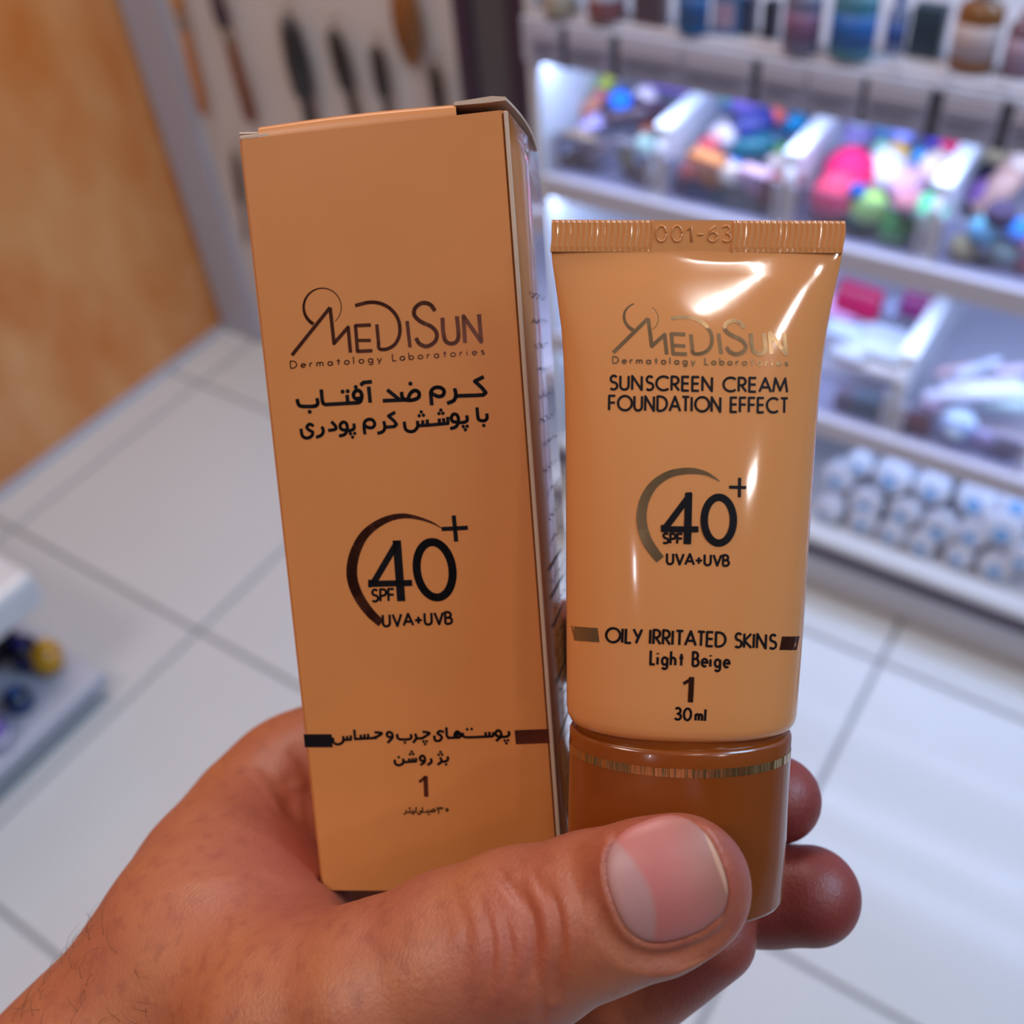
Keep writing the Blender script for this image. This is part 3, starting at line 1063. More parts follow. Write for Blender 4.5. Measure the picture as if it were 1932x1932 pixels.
    def fold(line, depth, wid, zlo=0, zhi=400, bulge=0.0):
        L = np.array(smooth_pts(line, 6))
        box = (px[:, 0] > L[:, 0].min() - 90) & (px[:, 0] < L[:, 0].max() + 90) & (px[:, 1] > L[:, 1].min() - 90) & (px[:, 1] < L[:, 1].max() + 90) & (V[:, 2] > zlo) & (V[:, 2] < zhi) & (front > 0)
        idx = np.where(box)[0]
        if not len(idx):
            return
        q = px[idx]
        best = np.full(len(idx), 1e9)
        tt = np.zeros(len(idx))
        for s, (a, b) in enumerate(zip(L, L[1:])):
            ba = b - a
            t = np.clip((q - a) @ ba / (ba @ ba + 1e-9), 0, 1)
            d = np.linalg.norm(q - a - t[:, None] * ba, axis=1)
            m_ = d < best
            best[m_] = d[m_]
            tt[m_] = (s + t[m_]) / (len(L) - 1)
        mm = best * V[idx, 2] / F
        fade = np.sin(math.pi * np.clip(tt, 0.04, 0.96)) ** 0.5
        amp = (-depth * np.exp(-(mm / wid) ** 2) + bulge * np.exp(-((mm - 2.1 * wid) / (1.2 * wid)) ** 2)) * fade * front[idx]
        V[idx] += N[idx] * amp[:, None]

    TH = (120, 176)
    for L, d, wd in [([(978, 1668), (1003, 1730), (1008, 1800), (992, 1868)], .38, .8), ([(1030, 1662), (1052, 1725), (1058, 1800), (1045, 1880)], .34, .7),
                     ([(930, 1632), (962, 1672), (985, 1715)], .3, .7), ([(905, 1700), (925, 1760), (925, 1830), (905, 1890)], .22, .7),
                     ([(950, 1735), (962, 1790), (955, 1850)], .22, .6), ([(1005, 1640), (1030, 1700)], .2, .6), ([(1080, 1650), (1100, 1730), (1100, 1800)], .12, .5),
                     ([(1115, 1640), (1132, 1720), (1130, 1790)], .1, .5), ([(860, 1690), (880, 1750), (875, 1820)], .14, .8), ([(1015, 1825), (1025, 1880), (1020, 1925)], .25, .6),
                     ([(1150, 1590), (1190, 1560), (1240, 1540)], .15, .7)]:
        fold(L, d * 1.35, wd, *TH, bulge=d * .4)
    for L, d, wd in [([(546, 1480), (560, 1545), (590, 1610), (632, 1680)], 1.3, 1.9), ([(575, 1500), (590, 1570), (610, 1640)], .6, 1.2), ([(480, 1690), (540, 1688), (590, 1702), (640, 1706)], .55, 1.6),
                     ([(455, 1640), (520, 1672), (570, 1690)], .35, 1.5), ([(500, 1450), (540, 1520), (566, 1590)], .35, 1.3), ([(560, 1420), (585, 1470), (590, 1500)], .7, 1.6),
                     ([(420, 1780), (520, 1740), (620, 1722)], .25, 1.8)]:
        fold(L, d, wd, 120, 260, bulge=d * .3)
    for off in range(-3, 5):
        fold([(470 + 14 * off, 1480 + 16 * off), (520 + 12 * off, 1530 + 18 * off), (556 + 9 * off, 1600 + 16 * off)], .07, .5, 150, 260)

    # nail: frame on the thumb tip
    nc = P(1262, 1670, 144.6)
    nn = np.array([-0.02, -0.10, -1.0])
    nn /= np.linalg.norm(nn)
    uu = np.array([0.945, -0.33, 0.10])
    uu -= nn * (uu @ nn)
    uu /= np.linalg.norm(uu)
    vv = np.cross(nn, uu)
    LU, LV = 7.9, 8.35

    def plate(u, v):
        return -(12.5 - np.sqrt(np.maximum(12.5 ** 2 - v * v, 1))) - u * u / 46.0
    q = V - nc
    U_, V_, H_ = q @ uu, q @ vv, q @ nn
    rr = (np.abs(U_ / LU) ** 2.5 + np.abs(V_ / LV) ** 2.5) ** (1 / 2.5)
    sel = (rr < 1.75) & (H_ > -11) & (N @ nn > 0.05)
    r_ = rr[sel]
    u_, v_ = U_[sel], V_[sel]
    bed = plate(u_, v_) - 0.35
    fold_h = 0.62 * np.exp(-((r_ - 1.10) / 0.075) ** 2) * np.where(u_ > 5.2, 0.25, 1.0) - 0.25 * np.exp(-((r_ - 1.0) / 0.035) ** 2)
    wgt = np.clip((1.62 - r_) / 0.55, 0, 1)
    wgt = wgt * wgt * (3 - 2 * wgt)
    newh = H_[sel] * (1 - wgt) + (bed + fold_h) * wgt
    V[sel] += nn * (newh - H_[sel])[:, None]

    # flush of the skin: finger ends, web, around the nail
    fl = np.zeros(len(V))
    for c, r0, a in [(P(1400, 1640, 150), 13, .75), (P(1230, 1540, 150), 11, .8), (P(1180, 1570, 152), 9, .5), (P(600, 1600, 200), 16, .8),
                     (P(570, 1500, 215), 12, .5), (P(1000, 1760, 152), 9, .55), (P(560, 1700, 180), 12, .3)]:
        fl = np.maximum(fl, a * np.exp(-(np.linalg.norm(V - c, axis=1) / r0) ** 2))

    rd = np.zeros(len(V))  # finger ends behind the cap: redder skin plus painted-in shade
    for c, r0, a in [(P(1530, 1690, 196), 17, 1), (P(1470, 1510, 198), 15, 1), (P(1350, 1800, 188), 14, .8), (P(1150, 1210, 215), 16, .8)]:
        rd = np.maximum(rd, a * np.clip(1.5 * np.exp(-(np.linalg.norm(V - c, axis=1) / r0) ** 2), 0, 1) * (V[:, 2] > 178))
    base = P(250, 2150, 200)
    o3 = wpos(base)
    Wd = (V / 1000) @ M + np.array([0, 0, H]) - o3
    me = bpy.data.meshes.new('hand')
    me.vertices.add(len(Wd))
    me.vertices.foreach_set('co', Wd.astype(np.float32).ravel())
    me.loops.add(len(quads) * 4)
    me.loops.foreach_set('vertex_index', quads.astype(np.int32).ravel())
    me.polygons.add(len(quads))
    me.polygons.foreach_set('loop_start', np.arange(len(quads), dtype=np.int32) * 4)
    me.update(calc_edges=True)
    me.validate()
    at = me.attributes.new('flush', 'FLOAT', 'POINT')
    at.data.foreach_set('value', fl.astype(np.float32))
    a3 = me.attributes.new('ruddy_shade', 'FLOAT', 'POINT')
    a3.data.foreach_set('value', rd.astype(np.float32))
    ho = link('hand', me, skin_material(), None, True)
    ho.location = o3
    tag(ho, 'left hand gripping the carton and the tube, thumb with bare nail in front', 'hand')

    # nail plate
    nm = mat('nail', (170, 104, 96), 0.42, sss=0.15, spec=0.35)
    nt = nm.node_tree
    b_ = nt.nodes['Principled BSDF']
    aa = nt.nodes.new('ShaderNodeAttribute')
    aa.attribute_name = 'tone'
    rp = nt.nodes.new('ShaderNodeValToRGB')
    rp.color_ramp.elements[0].color = lin((168, 122, 118)) + (1,)
    rp.color_ramp.elements[0].position = 0.0
    for p_, c_ in ((.30, (164, 118, 114)), (.36, (172, 98, 92)), (.62, (170, 100, 92)), (.945, (152, 98, 84)), (.965, (186, 136, 108)), (1.0, (180, 134, 110))):
        el = rp.color_ramp.elements.new(p_) if p_ < 1 else rp.color_ramp.elements[-1]
        el.color = lin(c_) + (1,)
    nt.links.new(aa.outputs['Fac'], rp.inputs[0])
    nt.links.new(rp.outputs[0], b_.inputs['Base Color'])
    NV, NF, tone = [], [], []
    nr, na = 18, 72
    for i in range(nr + 1):
        r = i / nr
        for k in range(na):
            th = 2 * math.pi * k / na
            e = 2 / 2.6
            u = LU * r * math.copysign(abs(math.cos(th)) ** e, math.cos(th))
            v = LV * r * math.copysign(abs(math.sin(th)) ** e, math.sin(th))
            hgt = plate(u, v) - (0.25 * max(0, r - 0.9) / 0.1 if u < 5 else 0)
            NV.append(nc + uu * u + vv * v + nn * hgt)
            lun = u / LU + 0.22 * (v / LV) ** 2
            tone.append(min(1, max(0, 0.5 + 0.5 * (u / LU - (0.0 if u > 0 else 0.35 * (v / LV) ** 2 * -1)))))
    for i in range(nr):
        for k in range(na):
            NF.append((i * na + k, i * na + (k + 1) % na, (i + 1) * na + (k + 1) % na, (i + 1) * na + k))
    s = len(NV)
    for k in range(na):
        NV.append(NV[nr * na + k] - nn * 0.45)
        tone.append(1.0 if tone[nr * na + k] > .9 else 0.5)
    for k in range(na):
        NF.append((nr * na + k, nr * na + (k + 1) % na, s + (k + 1) % na, s + k))
    nl = pymesh('thumbnail', [wpos(p) - o3 for p in NV], NF, nm, ho, True)
    a2 = nl.data.attributes.new('tone', 'FLOAT', 'POINT')
    a2.data.foreach_set('value', np.array(tone, np.float32))

    # sparse dark hairs on the wrist
    bvh = BVHTree.FromPolygons([Vector(v) for v in Wd], [tuple(int(x) for x in q) for q in quads[::1]]) if len(quads) < 600000 else None
    rnd = random.Random(8)
    bm = bmesh.new()
    if bvh:
        org = Vector(np.array([0, 0, H]) - o3)
        for _ in range(38):
            if rnd.random() < 0.3:
                e = rnd.random()
                x, y = 175 - 160 * e + rnd.uniform(0, 14), 1735 + 200 * e
            else:
                x, y = rnd.uniform(30, 300), rnd.uniform(1760, 1950)
            hit = bvh.ray_cast(org, Vector(ray(x, y)).normalized())
            if hit[0] is None:
                continue
            p, n = hit[0], hit[1]
            if n.dot(p - org) > 0:
                n = -n
            tdir = Vector(M.T @ np.array([-.2 + rnd.uniform(-.5, .7), rnd.uniform(-1, .4), rnd.uniform(-.3, .3)]))
            tdir = (tdir - n * tdir.dot(n)).normalized()
            side = n.cross(tdir)
            ln = rnd.uniform(.003, .0065)
            cv = rnd.uniform(-.5, .5)
            pts_ = [p + n * 0.0002 * math.sin(t * 3) * 4 + tdir * ln * t + side * ln * cv * t * t + n * ln * .25 * t * (1 - .5 * t) for t in (0, .25, .5, .75, 1)]
            tube_bm(pts_, [.000045, .00004, .000035, .000025, .00001], 4, bm)
    hr = obj('arm_hair', bm, mat('dark_hair', (92, 52, 38), 0.5), ho)
    hr['kind'] = 'stuff'
    return ho


hand()
# ------------------------------------------------------------------ the shop behind
def sheet_mat(name, rgb, fac):
    """clear plastic sheet: mostly see-through with a faint gloss"""
    m = bpy.data.materials.new(name)
    m.use_nodes = True
    nt = m.node_tree
    nt.nodes.clear()
    o = nt.nodes.new('ShaderNodeOutputMaterial')
    mx = nt.nodes.new('ShaderNodeMixShader')
    tr = nt.nodes.new('ShaderNodeBsdfTransparent')
    tr.inputs[0].default_value = lin(rgb) + (1,)
    pb = nt.nodes.new('ShaderNodeBsdfPrincipled')
    pb.inputs['Base Color'].default_value = lin((210, 214, 226)) + (1,)
    pb.inputs['Roughness'].default_value = 0.15
    mx.inputs[0].default_value = fac
    nt.links.new(tr.outputs[0], mx.inputs[1])
    nt.links.new(pb.outputs[0], mx.inputs[2])
    nt.links.new(mx.outputs[0], o.inputs[0])
    return m


MT['sheet'] = sheet_mat('clear_sheet', (228, 230, 242), 0.09)
CM = {}


def cmat(rgb, rough=0.4, metal=0):
    k = (rgb, rough, metal)
    if k not in CM:
        CM[k] = mat('colour_%d_%d_%d' % rgb, rgb, rough, metal, noise=0.05, scale=40)
    return CM[k]


YF = 1.17            # front plane of the shelving
SX0, SX1 = -0.79, 0.66


def shelving():
    t = thing('shelving_unit', 'white shop shelving with bins and price rail behind the cream tube', 'shelving', ((SX0 + SX1) / 2, 1.4, 0))
    ox, oy = (SX0 + SX1) / 2, 1.4

    def part(name, x0, x1, y0, y1, z0, z1, m, bev=0.001, par=t):
        o = obj(name, box_bm(x0 - ox, x1 - ox, y0 - oy, y1 - oy, z0, z1, bev, 1), m)
        o.parent = par
        return o
    part('plinth', SX0, SX1, 1.188, 1.55, 0.0, 0.1009, MT['white'])
    k = part('kick_strip', SX0, SX1, 1.1595, 1.19, 0.101, 0.1255, MT['plum'])
    for z0, z1, yf in ((0.1256, 0.143, 1.160), (0.333, 0.366, 1.17), (0.606, 0.64, 1.17), (0.855, 0.868, 1.168)):
        part('shelf', SX0 + 0.012, SX1 - 0.012, yf, 1.55, z0, z1, MT['shelf'] if z0 > .2 else MT['white'], 0.002)
    part('side_panel', SX0 - 0.004, SX0 + 0.012, 1.172, 1.57, 0.105, 1.6, MT['white'])
    part('side_panel', SX1 - 0.012, SX1, 1.172, 1.57, 0.105, 1.6, MT['white'])
    part('back_panel', SX0, SX1, 1.55, 1.57, 0.0, 1.6, MT['white'])
    part('back_lining', SX0 + .012, SX1 - .012, 1.5, 1.55, 0.143, 0.333, MT['plum'])
    r = part('price_rail', SX0, SX1, 1.158, 1.168, 0.806, 0.862, MT['frame'])
    dk = mat('dark_rail_gap', (62, 60, 76), 0.5)
    xs = [(-.775, -.73), (-.72, -.657), (-.646, -.561), (-.559, -.470), (-.460, -.404), (-.402, -.340), (-.334, -.266), (-.252, -.192), (-.18, -.10), (-.098, 0), (.01, .1), (.11, .2), (.21, .3), (.31, .4)]
    for a, b in zip(xs, xs[1:]):
        if b[0] - a[1] > .004:
            part('rail_gap', a[1], b[0], 1.1565, 1.158, .806, .857, dk, 0, r)
    for i, (a, b) in enumerate(xs):
        c = part('price_card', a, b, 1.1555, 1.158, .812, .838 if i % 2 else .835, MT['label'], 0.0004, r)
        part('price_card', a + .001, b - .001, 1.154, 1.1575, .838, .857, mat('pale_price_card', (176, 174, 194), .4) if i == 0 else bpy.data.materials['pale_price_card'], 0.0004, r)
        # lines of print on the card, too small to read
        part('print_line', a + .006, b - .012, 1.1550, 1.1556, .828, .8295, MT['ink'], 0, c)
        part('print_line', a + .006, b - .02, 1.1550, 1.1556, .8195, .821, MT['ink'], 0, c)
    # left post of the neighbouring bay
    p = thing('display_post', 'grey upright post with dark plum edges between brush panel and shelving', 'post', (-.865, 1.24, 0))
    for n_, a, b, m, yy in (('edge_strip', -.945, -.915, MT['plum'], 1.215), ('face', -.917, -.85, MT['greypost'], 1.222), ('edge_strip', -.852, -.80, MT['plum'], 1.21)):
        obj(n_, box_bm(a + .865, b + .865, yy - 1.24, 1.5 - 1.24, 0, 1.7, 0.002, 1), m, p)
    # LED tubes fixed under the shelves (real lamps of the unit)
    return t


shelving()


def led(z, power):
    l = area('led_strip', (-.08, 1.19, z), (-.08, 1.33, z - .2), 1.42, power, (.50, .66, 1.0), .012)
    return l


led(.80, 2.9)
led(.60, 2.6)
led(.33, .8)


def bin_divider(x, z0, z1, label):
    o = thing('bin_divider', label, 'divider', (x, 1.34, z0 + .0006), 0, 'white dividers between the bins')
    bm = bmesh.new()
    w2 = .006
    # side wall whose front slopes back
    prof = [(1.192, 0), (1.19, (z1 - z0) * .72), (1.205, z1 - z0), (1.49, z1 - z0 + .02), (1.49, 0)]
    A = [bm.verts.new((-w2, y - 1.34, z)) for y, z in prof]
    B = [bm.verts.new((w2, y - 1.34, z)) for y, z in prof]
    bm.faces.new(A)
    bm.faces.new(B[::-1])
    for i in range(5):
        bm.faces.new((A[i], A[(i + 1) % 5], B[(i + 1) % 5], B[i]))
    bmesh.ops.recalc_face_normals(bm, faces=bm.faces[:])
    obj('wall', bm, MT['white'], o)
    obj('top_lip', box_bm(-.0115, .0115, 1.197 - 1.34, 1.335 - 1.34, z1 - z0 - .002, z1 - z0 + .007, .002, 2), mat('gloss_white', (236, 238, 246), .12) if 'gloss_white' not in bpy.data.materials else bpy.data.materials['gloss_white'], o)
    return o


for x, s in ((-.605, 'first white bin divider from the left on the upper bin shelf'), (-.425, 'second white bin divider from the left on the upper bin shelf'),
             (-.242, 'third white bin divider from the left, right of the bright sponges'), (-.06, 'white bin divider on the upper bin shelf at the right frame edge')):
    bin_divider(x, .64, .728, s)
bin_divider(-.236, .366, .485, 'white sloping divider on the middle bin shelf left of the white tubes')


def bin_front(x0, x1, z0, h, label):
    o = thing('acrylic_bin_front', label, 'bin', ((x0 + x1) / 2, 1.186, z0), 0, 'clear bin fronts')
    wd = (x1 - x0) / 2 - .012
    obj('sheet', box_bm(-wd, wd, -.0012, .0012, .001, h, .0004, 1), MT['sheet'], o)
    obj('rim', box_bm(-wd, wd, -.0022, .0022, h, h + .003, .0008, 1), MT['sheet'], o)
    for s in (-1, 1):
        obj('corner_post', box_bm(s * wd - .004, s * wd + .004, -.003, .003, .001, h + .002, .001, 1), MT['frame'], o)


bin_front(-.778, -.605, .64, .058, 'clear front of the leftmost bin holding hair clips')
bin_front(-.605, -.425, .64, .058, 'clear front of the bin with red and amber bottles')
bin_front(-.425, -.242, .64, .058, 'clear front of the bin of bright sponges')
bin_front(-.242, -.06, .64, .058, 'clear front of the bin with pastel puffs at the frame edge')
bin_front(-.42, -.236, .366, .068, 'clear front of the middle shelf bin with stacked boxes')
bin_front(-.236, -.05, .366, .05, 'clear front of the middle shelf bin with white tubes')


# ---- small goods. every builder works in metres about the base centre of the thing
def P_sponge(t, s, c, c2):
    bm = lathe_bm([(s * .55, 0), (s * .92, s * .18), (s * 1.0, s * .5), (s * .96, s * .85), (s * .72, s * 1.25), (s * .4, s * 1.5), (s * .12, s * 1.6)], 18)
    for v in bm.verts:
        v.co.x *= 1 + .05 * math.sin(v.co.z * 300)
    obj('foam', bm, cmat(c, .8), t, True)
    obj('label_band', lathe_bm([(s * 1.005, s * .42), (s * 1.01, s * .5), (s * 1.005, s * .62)], 18), cmat(c2, .5), t, True)


def P_puff(t, s, c, c2):
    bm = bmesh.new()
    bmesh.ops.create_icosphere(bm, subdivisions=3, radius=s)
    for v in bm.verts:
        n = v.co.normalized()
        v.co = n * s * (1 + .07 * math.sin(9 * n.x) * math.sin(8 * n.y + 1) * math.sin(7 * n.z))
        v.co.z = v.co.z * .85 + s * .85
    obj('puff', bm, cmat(c, .85), t, True)
    obj('loop', tube_bm([(s * .25 * math.cos(a), 0, s * 1.75 + s * .3 * math.sin(a)) for a in np.linspace(-1, 4.2, 9)], s * .05, 6), cmat(c2, .6), t, True)


def P_bottle(t, s, c, c2, h=3.2, flat=.7):
    obj('bottle', lathe_bm([(s * .8, 0), (s * .96, s * .08), (s, s * .3), (s, s * h * .7), (s * .9, s * h * .78), (s * .4, s * h * .84), (s * .36, s * h * .88)], 20, 1, flat), cmat(c, .25), t, True)
    obj('cap', lathe_bm([(s * .48, s * h * .86), (s * .5, s * h * .88), (s * .48, s * h), (s * .4, s * h * 1.02)], 16, 1, min(1, flat + .15)), cmat(c2, .3), t, True)
    obj('label', lathe_bm([(s * 1.012, s * h * .18), (s * 1.012, s * h * .58)], 20, 1, flat * 1.01), cmat(c2, .4), t, True)


def P_jar(t, s, c, c2, h=1.3):
    obj('jar', lathe_bm([(s * .9, 0), (s, s * .08), (s, s * h * .62), (s * .93, s * h * .66)], 22), cmat(c, .25), t, True)
    obj('lid', lathe_bm([(s * 1.02, s * h * .66), (s * 1.03, s * h * .7), (s * 1.02, s * h * .97), (s * .95, s * h)], 22), cmat(c2, .3), t, True)


def P_pack(t, s, c, c2, w_=1.0, d=.5, h=1.4):
    obj('carton', box_bm(-s * w_, s * w_, -s * d, s * d, 0, s * h, s * .05, 2), cmat(c, .35), t)
    obj('printed_panel', box_bm(-s * w_ * .8, s * w_ * .8, -s * d - .0006, -s * d, s * h * .18, s * h * .72, 0), cmat(c2, .35), t)
    obj('top_panel', box_bm(-s * w_ * .8, s * w_ * .8, -s * d * .7, s * d * .7, s * h, s * h + .0005, 0), cmat(c2, .35), t)


def P_clip(t, s, c, c2):
    for k in (-1, 1):
        bm = tube_bm([(x * s, k * s * .22 * math.cos(x * 1.3), s * .35 + s * .25 * math.cos(x * 1.4)) for x in np.linspace(-1, 1, 9)], [s * .2] * 4 + [s * .34] + [s * .2] * 4, 8)
        obj('jaw', bm, cmat(c, .3), t, True)
    bm = bmesh.new()
    for x in np.linspace(-.8, .8, 6):
        tube_bm([(x * s, .2 * s, s * .5), (x * s, 0, s * .1), (x * s, -.2 * s, s * .5)], s * .05, 5, bm)
    obj('teeth', bm, cmat(c, .3), t, True)
    obj('hinge', tube_bm([(-s * .3, 0, s * .62), (s * .3, 0, s * .62)], s * .12, 8), cmat(c2, .25, .6), t, True)


def P_stick(t, s, c, c2, L=2.3):
    obj('barrel', tube_bm([(-s * L, 0, s), (-s * L * .95, 0, s), (s * L * .45, 0, s), (s * L * .5, 0, s)], [s * .7, s, s, s * .8], 14), cmat(c, .3), t, True)
    obj('cap', tube_bm([(s * L * .5, 0, s), (s * L * .55, 0, s), (s * L * .95, 0, s), (s * L, 0, s)], [s * .85, s * .9, s * .85, s * .5], 14), cmat(c2, .3), t, True)


def P_pouch(t, s, c, c2, w_=1.3):
    bm = box_bm(-s * w_, s * w_, -s * .3, s * .3, 0, s * 1.3, s * .25, 3)
    for v in bm.verts:
        v.co.y *= 1.2 - .9 * abs(v.co.z / (s * 1.3) - .4)
    obj('pouch', bm, cmat(c, .35), t, True)
    obj('sealed_top', box_bm(-s * w_ * .95, s * w_ * .95, -s * .04, s * .04, s * 1.2, s * 1.42, s * .02, 1), cmat(c2, .3), t)


def P_roll(t, s, c, c2, L=1.7):
    # round pack lying on its side, end towards the aisle
    def ring(prof, m, nm):
        bm = lathe_bm(prof, 24)
        for v in bm.verts:
            v.co = Vector((v.co.x, -v.co.z, v.co.y + s))
        bmesh.ops.recalc_face_normals(bm, faces=bm.faces[:])
        return obj(nm, bm, m, t, True)
    ring([(s * .9, -s * L), (s, -s * L * .97), (s, -s * .12), (s * .93, -s * .02), (s * .8, 0)], cmat(c, .5), 'wrapper')
    o = ring([(s * .42, -.0002), (s * .42, .0006), (s * .38, .0008)], cmat(c2, .4), 'end_label')
    o.location = (0, 0, -s * .28)


BUILD = dict(sponge=P_sponge, puff=P_puff, bottle=P_bottle, jar=P_jar, pack=P_pack, clip=P_clip, stick=P_stick, pouch=P_pouch, roll=P_roll)


def put(name, label, cat, kind, px, py, wpx, c, c2, rot=(0, 0, 0), Y=None, Z=None, group=None, **kw):
    """size from the width in the picture at the thing's own distance"""
    p = on_y(px, py, Y) if Y is not None else on_z(px, py, Z)
    dist = float(M[2] @ (p - np.array([0, 0, H])))
    s = wpx / 2 * dist / F
    if group in (g1, g2, g3, g4):
        s *= 1.28
    t = thing(name, label, cat, p, 0, group)
    BUILD[kind](t, s, c, c2, **kw)
    t.rotation_euler = [math.radians(a) for a in rot]
    return t


g1 = 'hair accessories in the leftmost bin'
g2 = 'bottles and sticks in the second bin'
g3 = 'sponges and puffs in the third bin'
g4 = 'puffs and sticks in the fourth bin'
Z3 = .642
# leftmost bin
put('hair_stick', 'lime green stick standing in the leftmost bin', 'stick', 'stick', 1150, 175, 22, (150, 176, 62), (190, 190, 60), (0, -60, 20), Z=.70, group=g1)
put('hair_stick', 'orange and rose stick leaning in the leftmost bin', 'stick', 'stick', 1132, 205, 22, (206, 128, 100), (190, 90, 110), (0, -50, 30), Z=.69, group=g1)
put('hair_clip', 'bright blue clip in the leftmost bin', 'clip', 'puff', 1172, 208, 34, (30, 120, 240), (20, 90, 200), Z=.70, group=g1)
put('hair_bobble', 'shiny pale pink bobble in the leftmost bin', 'bobble', 'puff', 1217, 205, 38, (226, 206, 218), (200, 180, 190), Z=.69, group=g1)
put('hair_pouch', 'violet bag at the back of the leftmost bin', 'bag', 'pouch', 1258, 172, 66, (146, 112, 214), (170, 150, 230), Z=.70, group=g1)
put('hair_band', 'dark brown curved clip across the leftmost bin', 'clip', 'clip', 1205, 244, 100, (86, 62, 72), (120, 100, 110), (0, 0, 35), Z=.672, group=g1)
put('hair_clip', 'lilac clip left of the dark curved clip', 'clip', 'clip', 1125, 250, 60, (176, 160, 214), (200, 190, 220), (10, 0, 60), Z=.67, group=g1)
put('hair_clip', 'rust red clip by the first divider', 'clip', 'clip', 1226, 252, 40, (186, 92, 70), (150, 110, 90), (0, 0, 80), Z=.67, group=g1)
put('hair_bobble', 'pale mint bobble under the first divider', 'bobble', 'puff', 1218, 292, 36, (176, 204, 194), (200, 210, 210), Z=.65, group=g1)
put('hair_clip', 'golden clip at the left end of the leftmost bin', 'clip', 'clip', 1050, 262, 40, (176, 148, 84), (200, 180, 110), (0, 0, 20), Z=.66, group=g1)
for i, (x, y, w_, c, s) in enumerate([(1088, 282, 60, (150, 122, 96), 'tan clip left behind the clear front'), (1085, 330, 52, (128, 100, 70), 'brown clip low in the leftmost bin'), (1135, 300, 60, (138, 112, 112), 'mauve brown clip in the middle of the leftmost bin'),
                                 (1170, 318, 56, (166, 146, 92), 'dull gold clip in the middle of the leftmost bin'), (1205, 345, 60, (120, 96, 84), 'dark tan clip by the right post of the leftmost bin'),
                                 (1120, 348, 50, (104, 108, 78), 'olive clip low in the leftmost bin'), (1155, 368, 34, (196, 52, 58), 'red clip at the bottom of the leftmost bin'), (1190, 385, 50, (104, 80, 80), 'dark mauve clip at the bottom of the leftmost bin'),
                                 (1100, 300, 40, (160, 130, 130), 'dusty pink clip in the leftmost bin'), (1175, 285, 44, (110, 100, 112), 'grey clip behind the mint bobble')]):
    yy = min(max(on_z(x, y, Z3)[1], 1.2), 1.4)
    put('hair_clip', s, 'clip', 'clip', x, y, w_, c, (150, 140, 120), (0, 0, 40 * i), Y=1.2 + .012 * (i % 3), group=g1)
# second bin
put('bottle', 'teal topped small bottle at the back of the second bin', 'bottle', 'bottle', 1372, 205, 24, (110, 110, 200), (120, 196, 196), Z=.69, group=g2, h=3.6)
put('pouch', 'violet bag standing behind the navy stick', 'bag', 'pouch', 1412, 215, 44, (150, 126, 224), (170, 150, 235), Z=.69, group=g2)
put('bottle', 'crimson bottle leaning by the first divider', 'bottle', 'bottle', 1315, 312, 34, (206, 46, 72), (236, 150, 150), (0, 30, 20), Z=.66, group=g2)
put('puff', 'creamy white puff in the second bin', 'puff', 'puff', 1362, 278, 42, (240, 222, 226), (230, 210, 220), Z=.67, group=g2)
put('stick', 'amber stick beside the crimson bottle', 'stick', 'stick', 1342, 300, 20, (214, 160, 84), (220, 180, 110), (0, -60, 30), Z=.66, group=g2)
put('bottle', 'light blue bottle lying in the second bin', 'bottle', 'bottle', 1378, 330, 44, (66, 136, 236), (110, 190, 230), (50, 50, 0), Z=.65, group=g2, h=2.6)
put('stick', 'navy stick with coral cap lying across the second bin', 'stick', 'stick', 1440, 248, 36, (62, 66, 140), (224, 96, 84), (0, -18, 40), Z=.685, group=g2, L=2.0)
put('bottle', 'teal bottle behind the navy stick', 'bottle', 'bottle', 1492, 246, 44, (14, 104, 150), (20, 160, 220), Z=.68, group=g2, h=2)
put('stick', 'dark teal stick under the navy stick', 'stick', 'stick', 1435, 292, 34, (50, 120, 136), (60, 90, 120), (0, -10, 20), Z=.66, group=g2)
put('sponge', 'green sponge beside the second divider', 'sponge', 'sponge', 1474, 292, 24, (66, 140, 40), (90, 160, 60), Z=.67, group=g2)
put('puff', 'pale beige puff right of the green sponge', 'puff', 'puff', 1466, 325, 34, (214, 190, 184), (220, 200, 190), Z=.65, group=g2)
for x, y, w_, c, k, s in [(1330, 342, 56, (206, 126, 72), 'pack', 'orange box behind the clear front of the second bin'), (1372, 358, 44, (224, 206, 180), 'puff', 'cream puff low in the second bin'), (1422, 362, 50, (206, 166, 186), 'pack', 'pink box low in the second bin'),
                       (1468, 385, 60, (136, 58, 44), 'pack', 'red brown box by the second divider'), (1322, 400, 46, (52, 66, 104), 'pack', 'dark blue box at the bottom of the second bin'), (1300, 336, 34, (196, 90, 80), 'sponge', 'brick red sponge at the left of the second bin'),
                       (1405, 402, 60, (120, 130, 124), 'pack', 'grey green box at the bottom of the second bin'), (1288, 372, 30, (88, 60, 92), 'pack', 'plum box at the left of the second bin'), (1362, 395, 40, (50, 96, 110), 'pack', 'dark teal box between the grey green and dark blue boxes')]:
    put('small_box' if k == 'pack' else k, s, {'pack': 'box'}.get(k, k), k, x, y, w_, c, tuple(min(255, v + 26) for v in c), (0, 0, (x % 7 - 3) * 5), Y=1.205, group=g2)
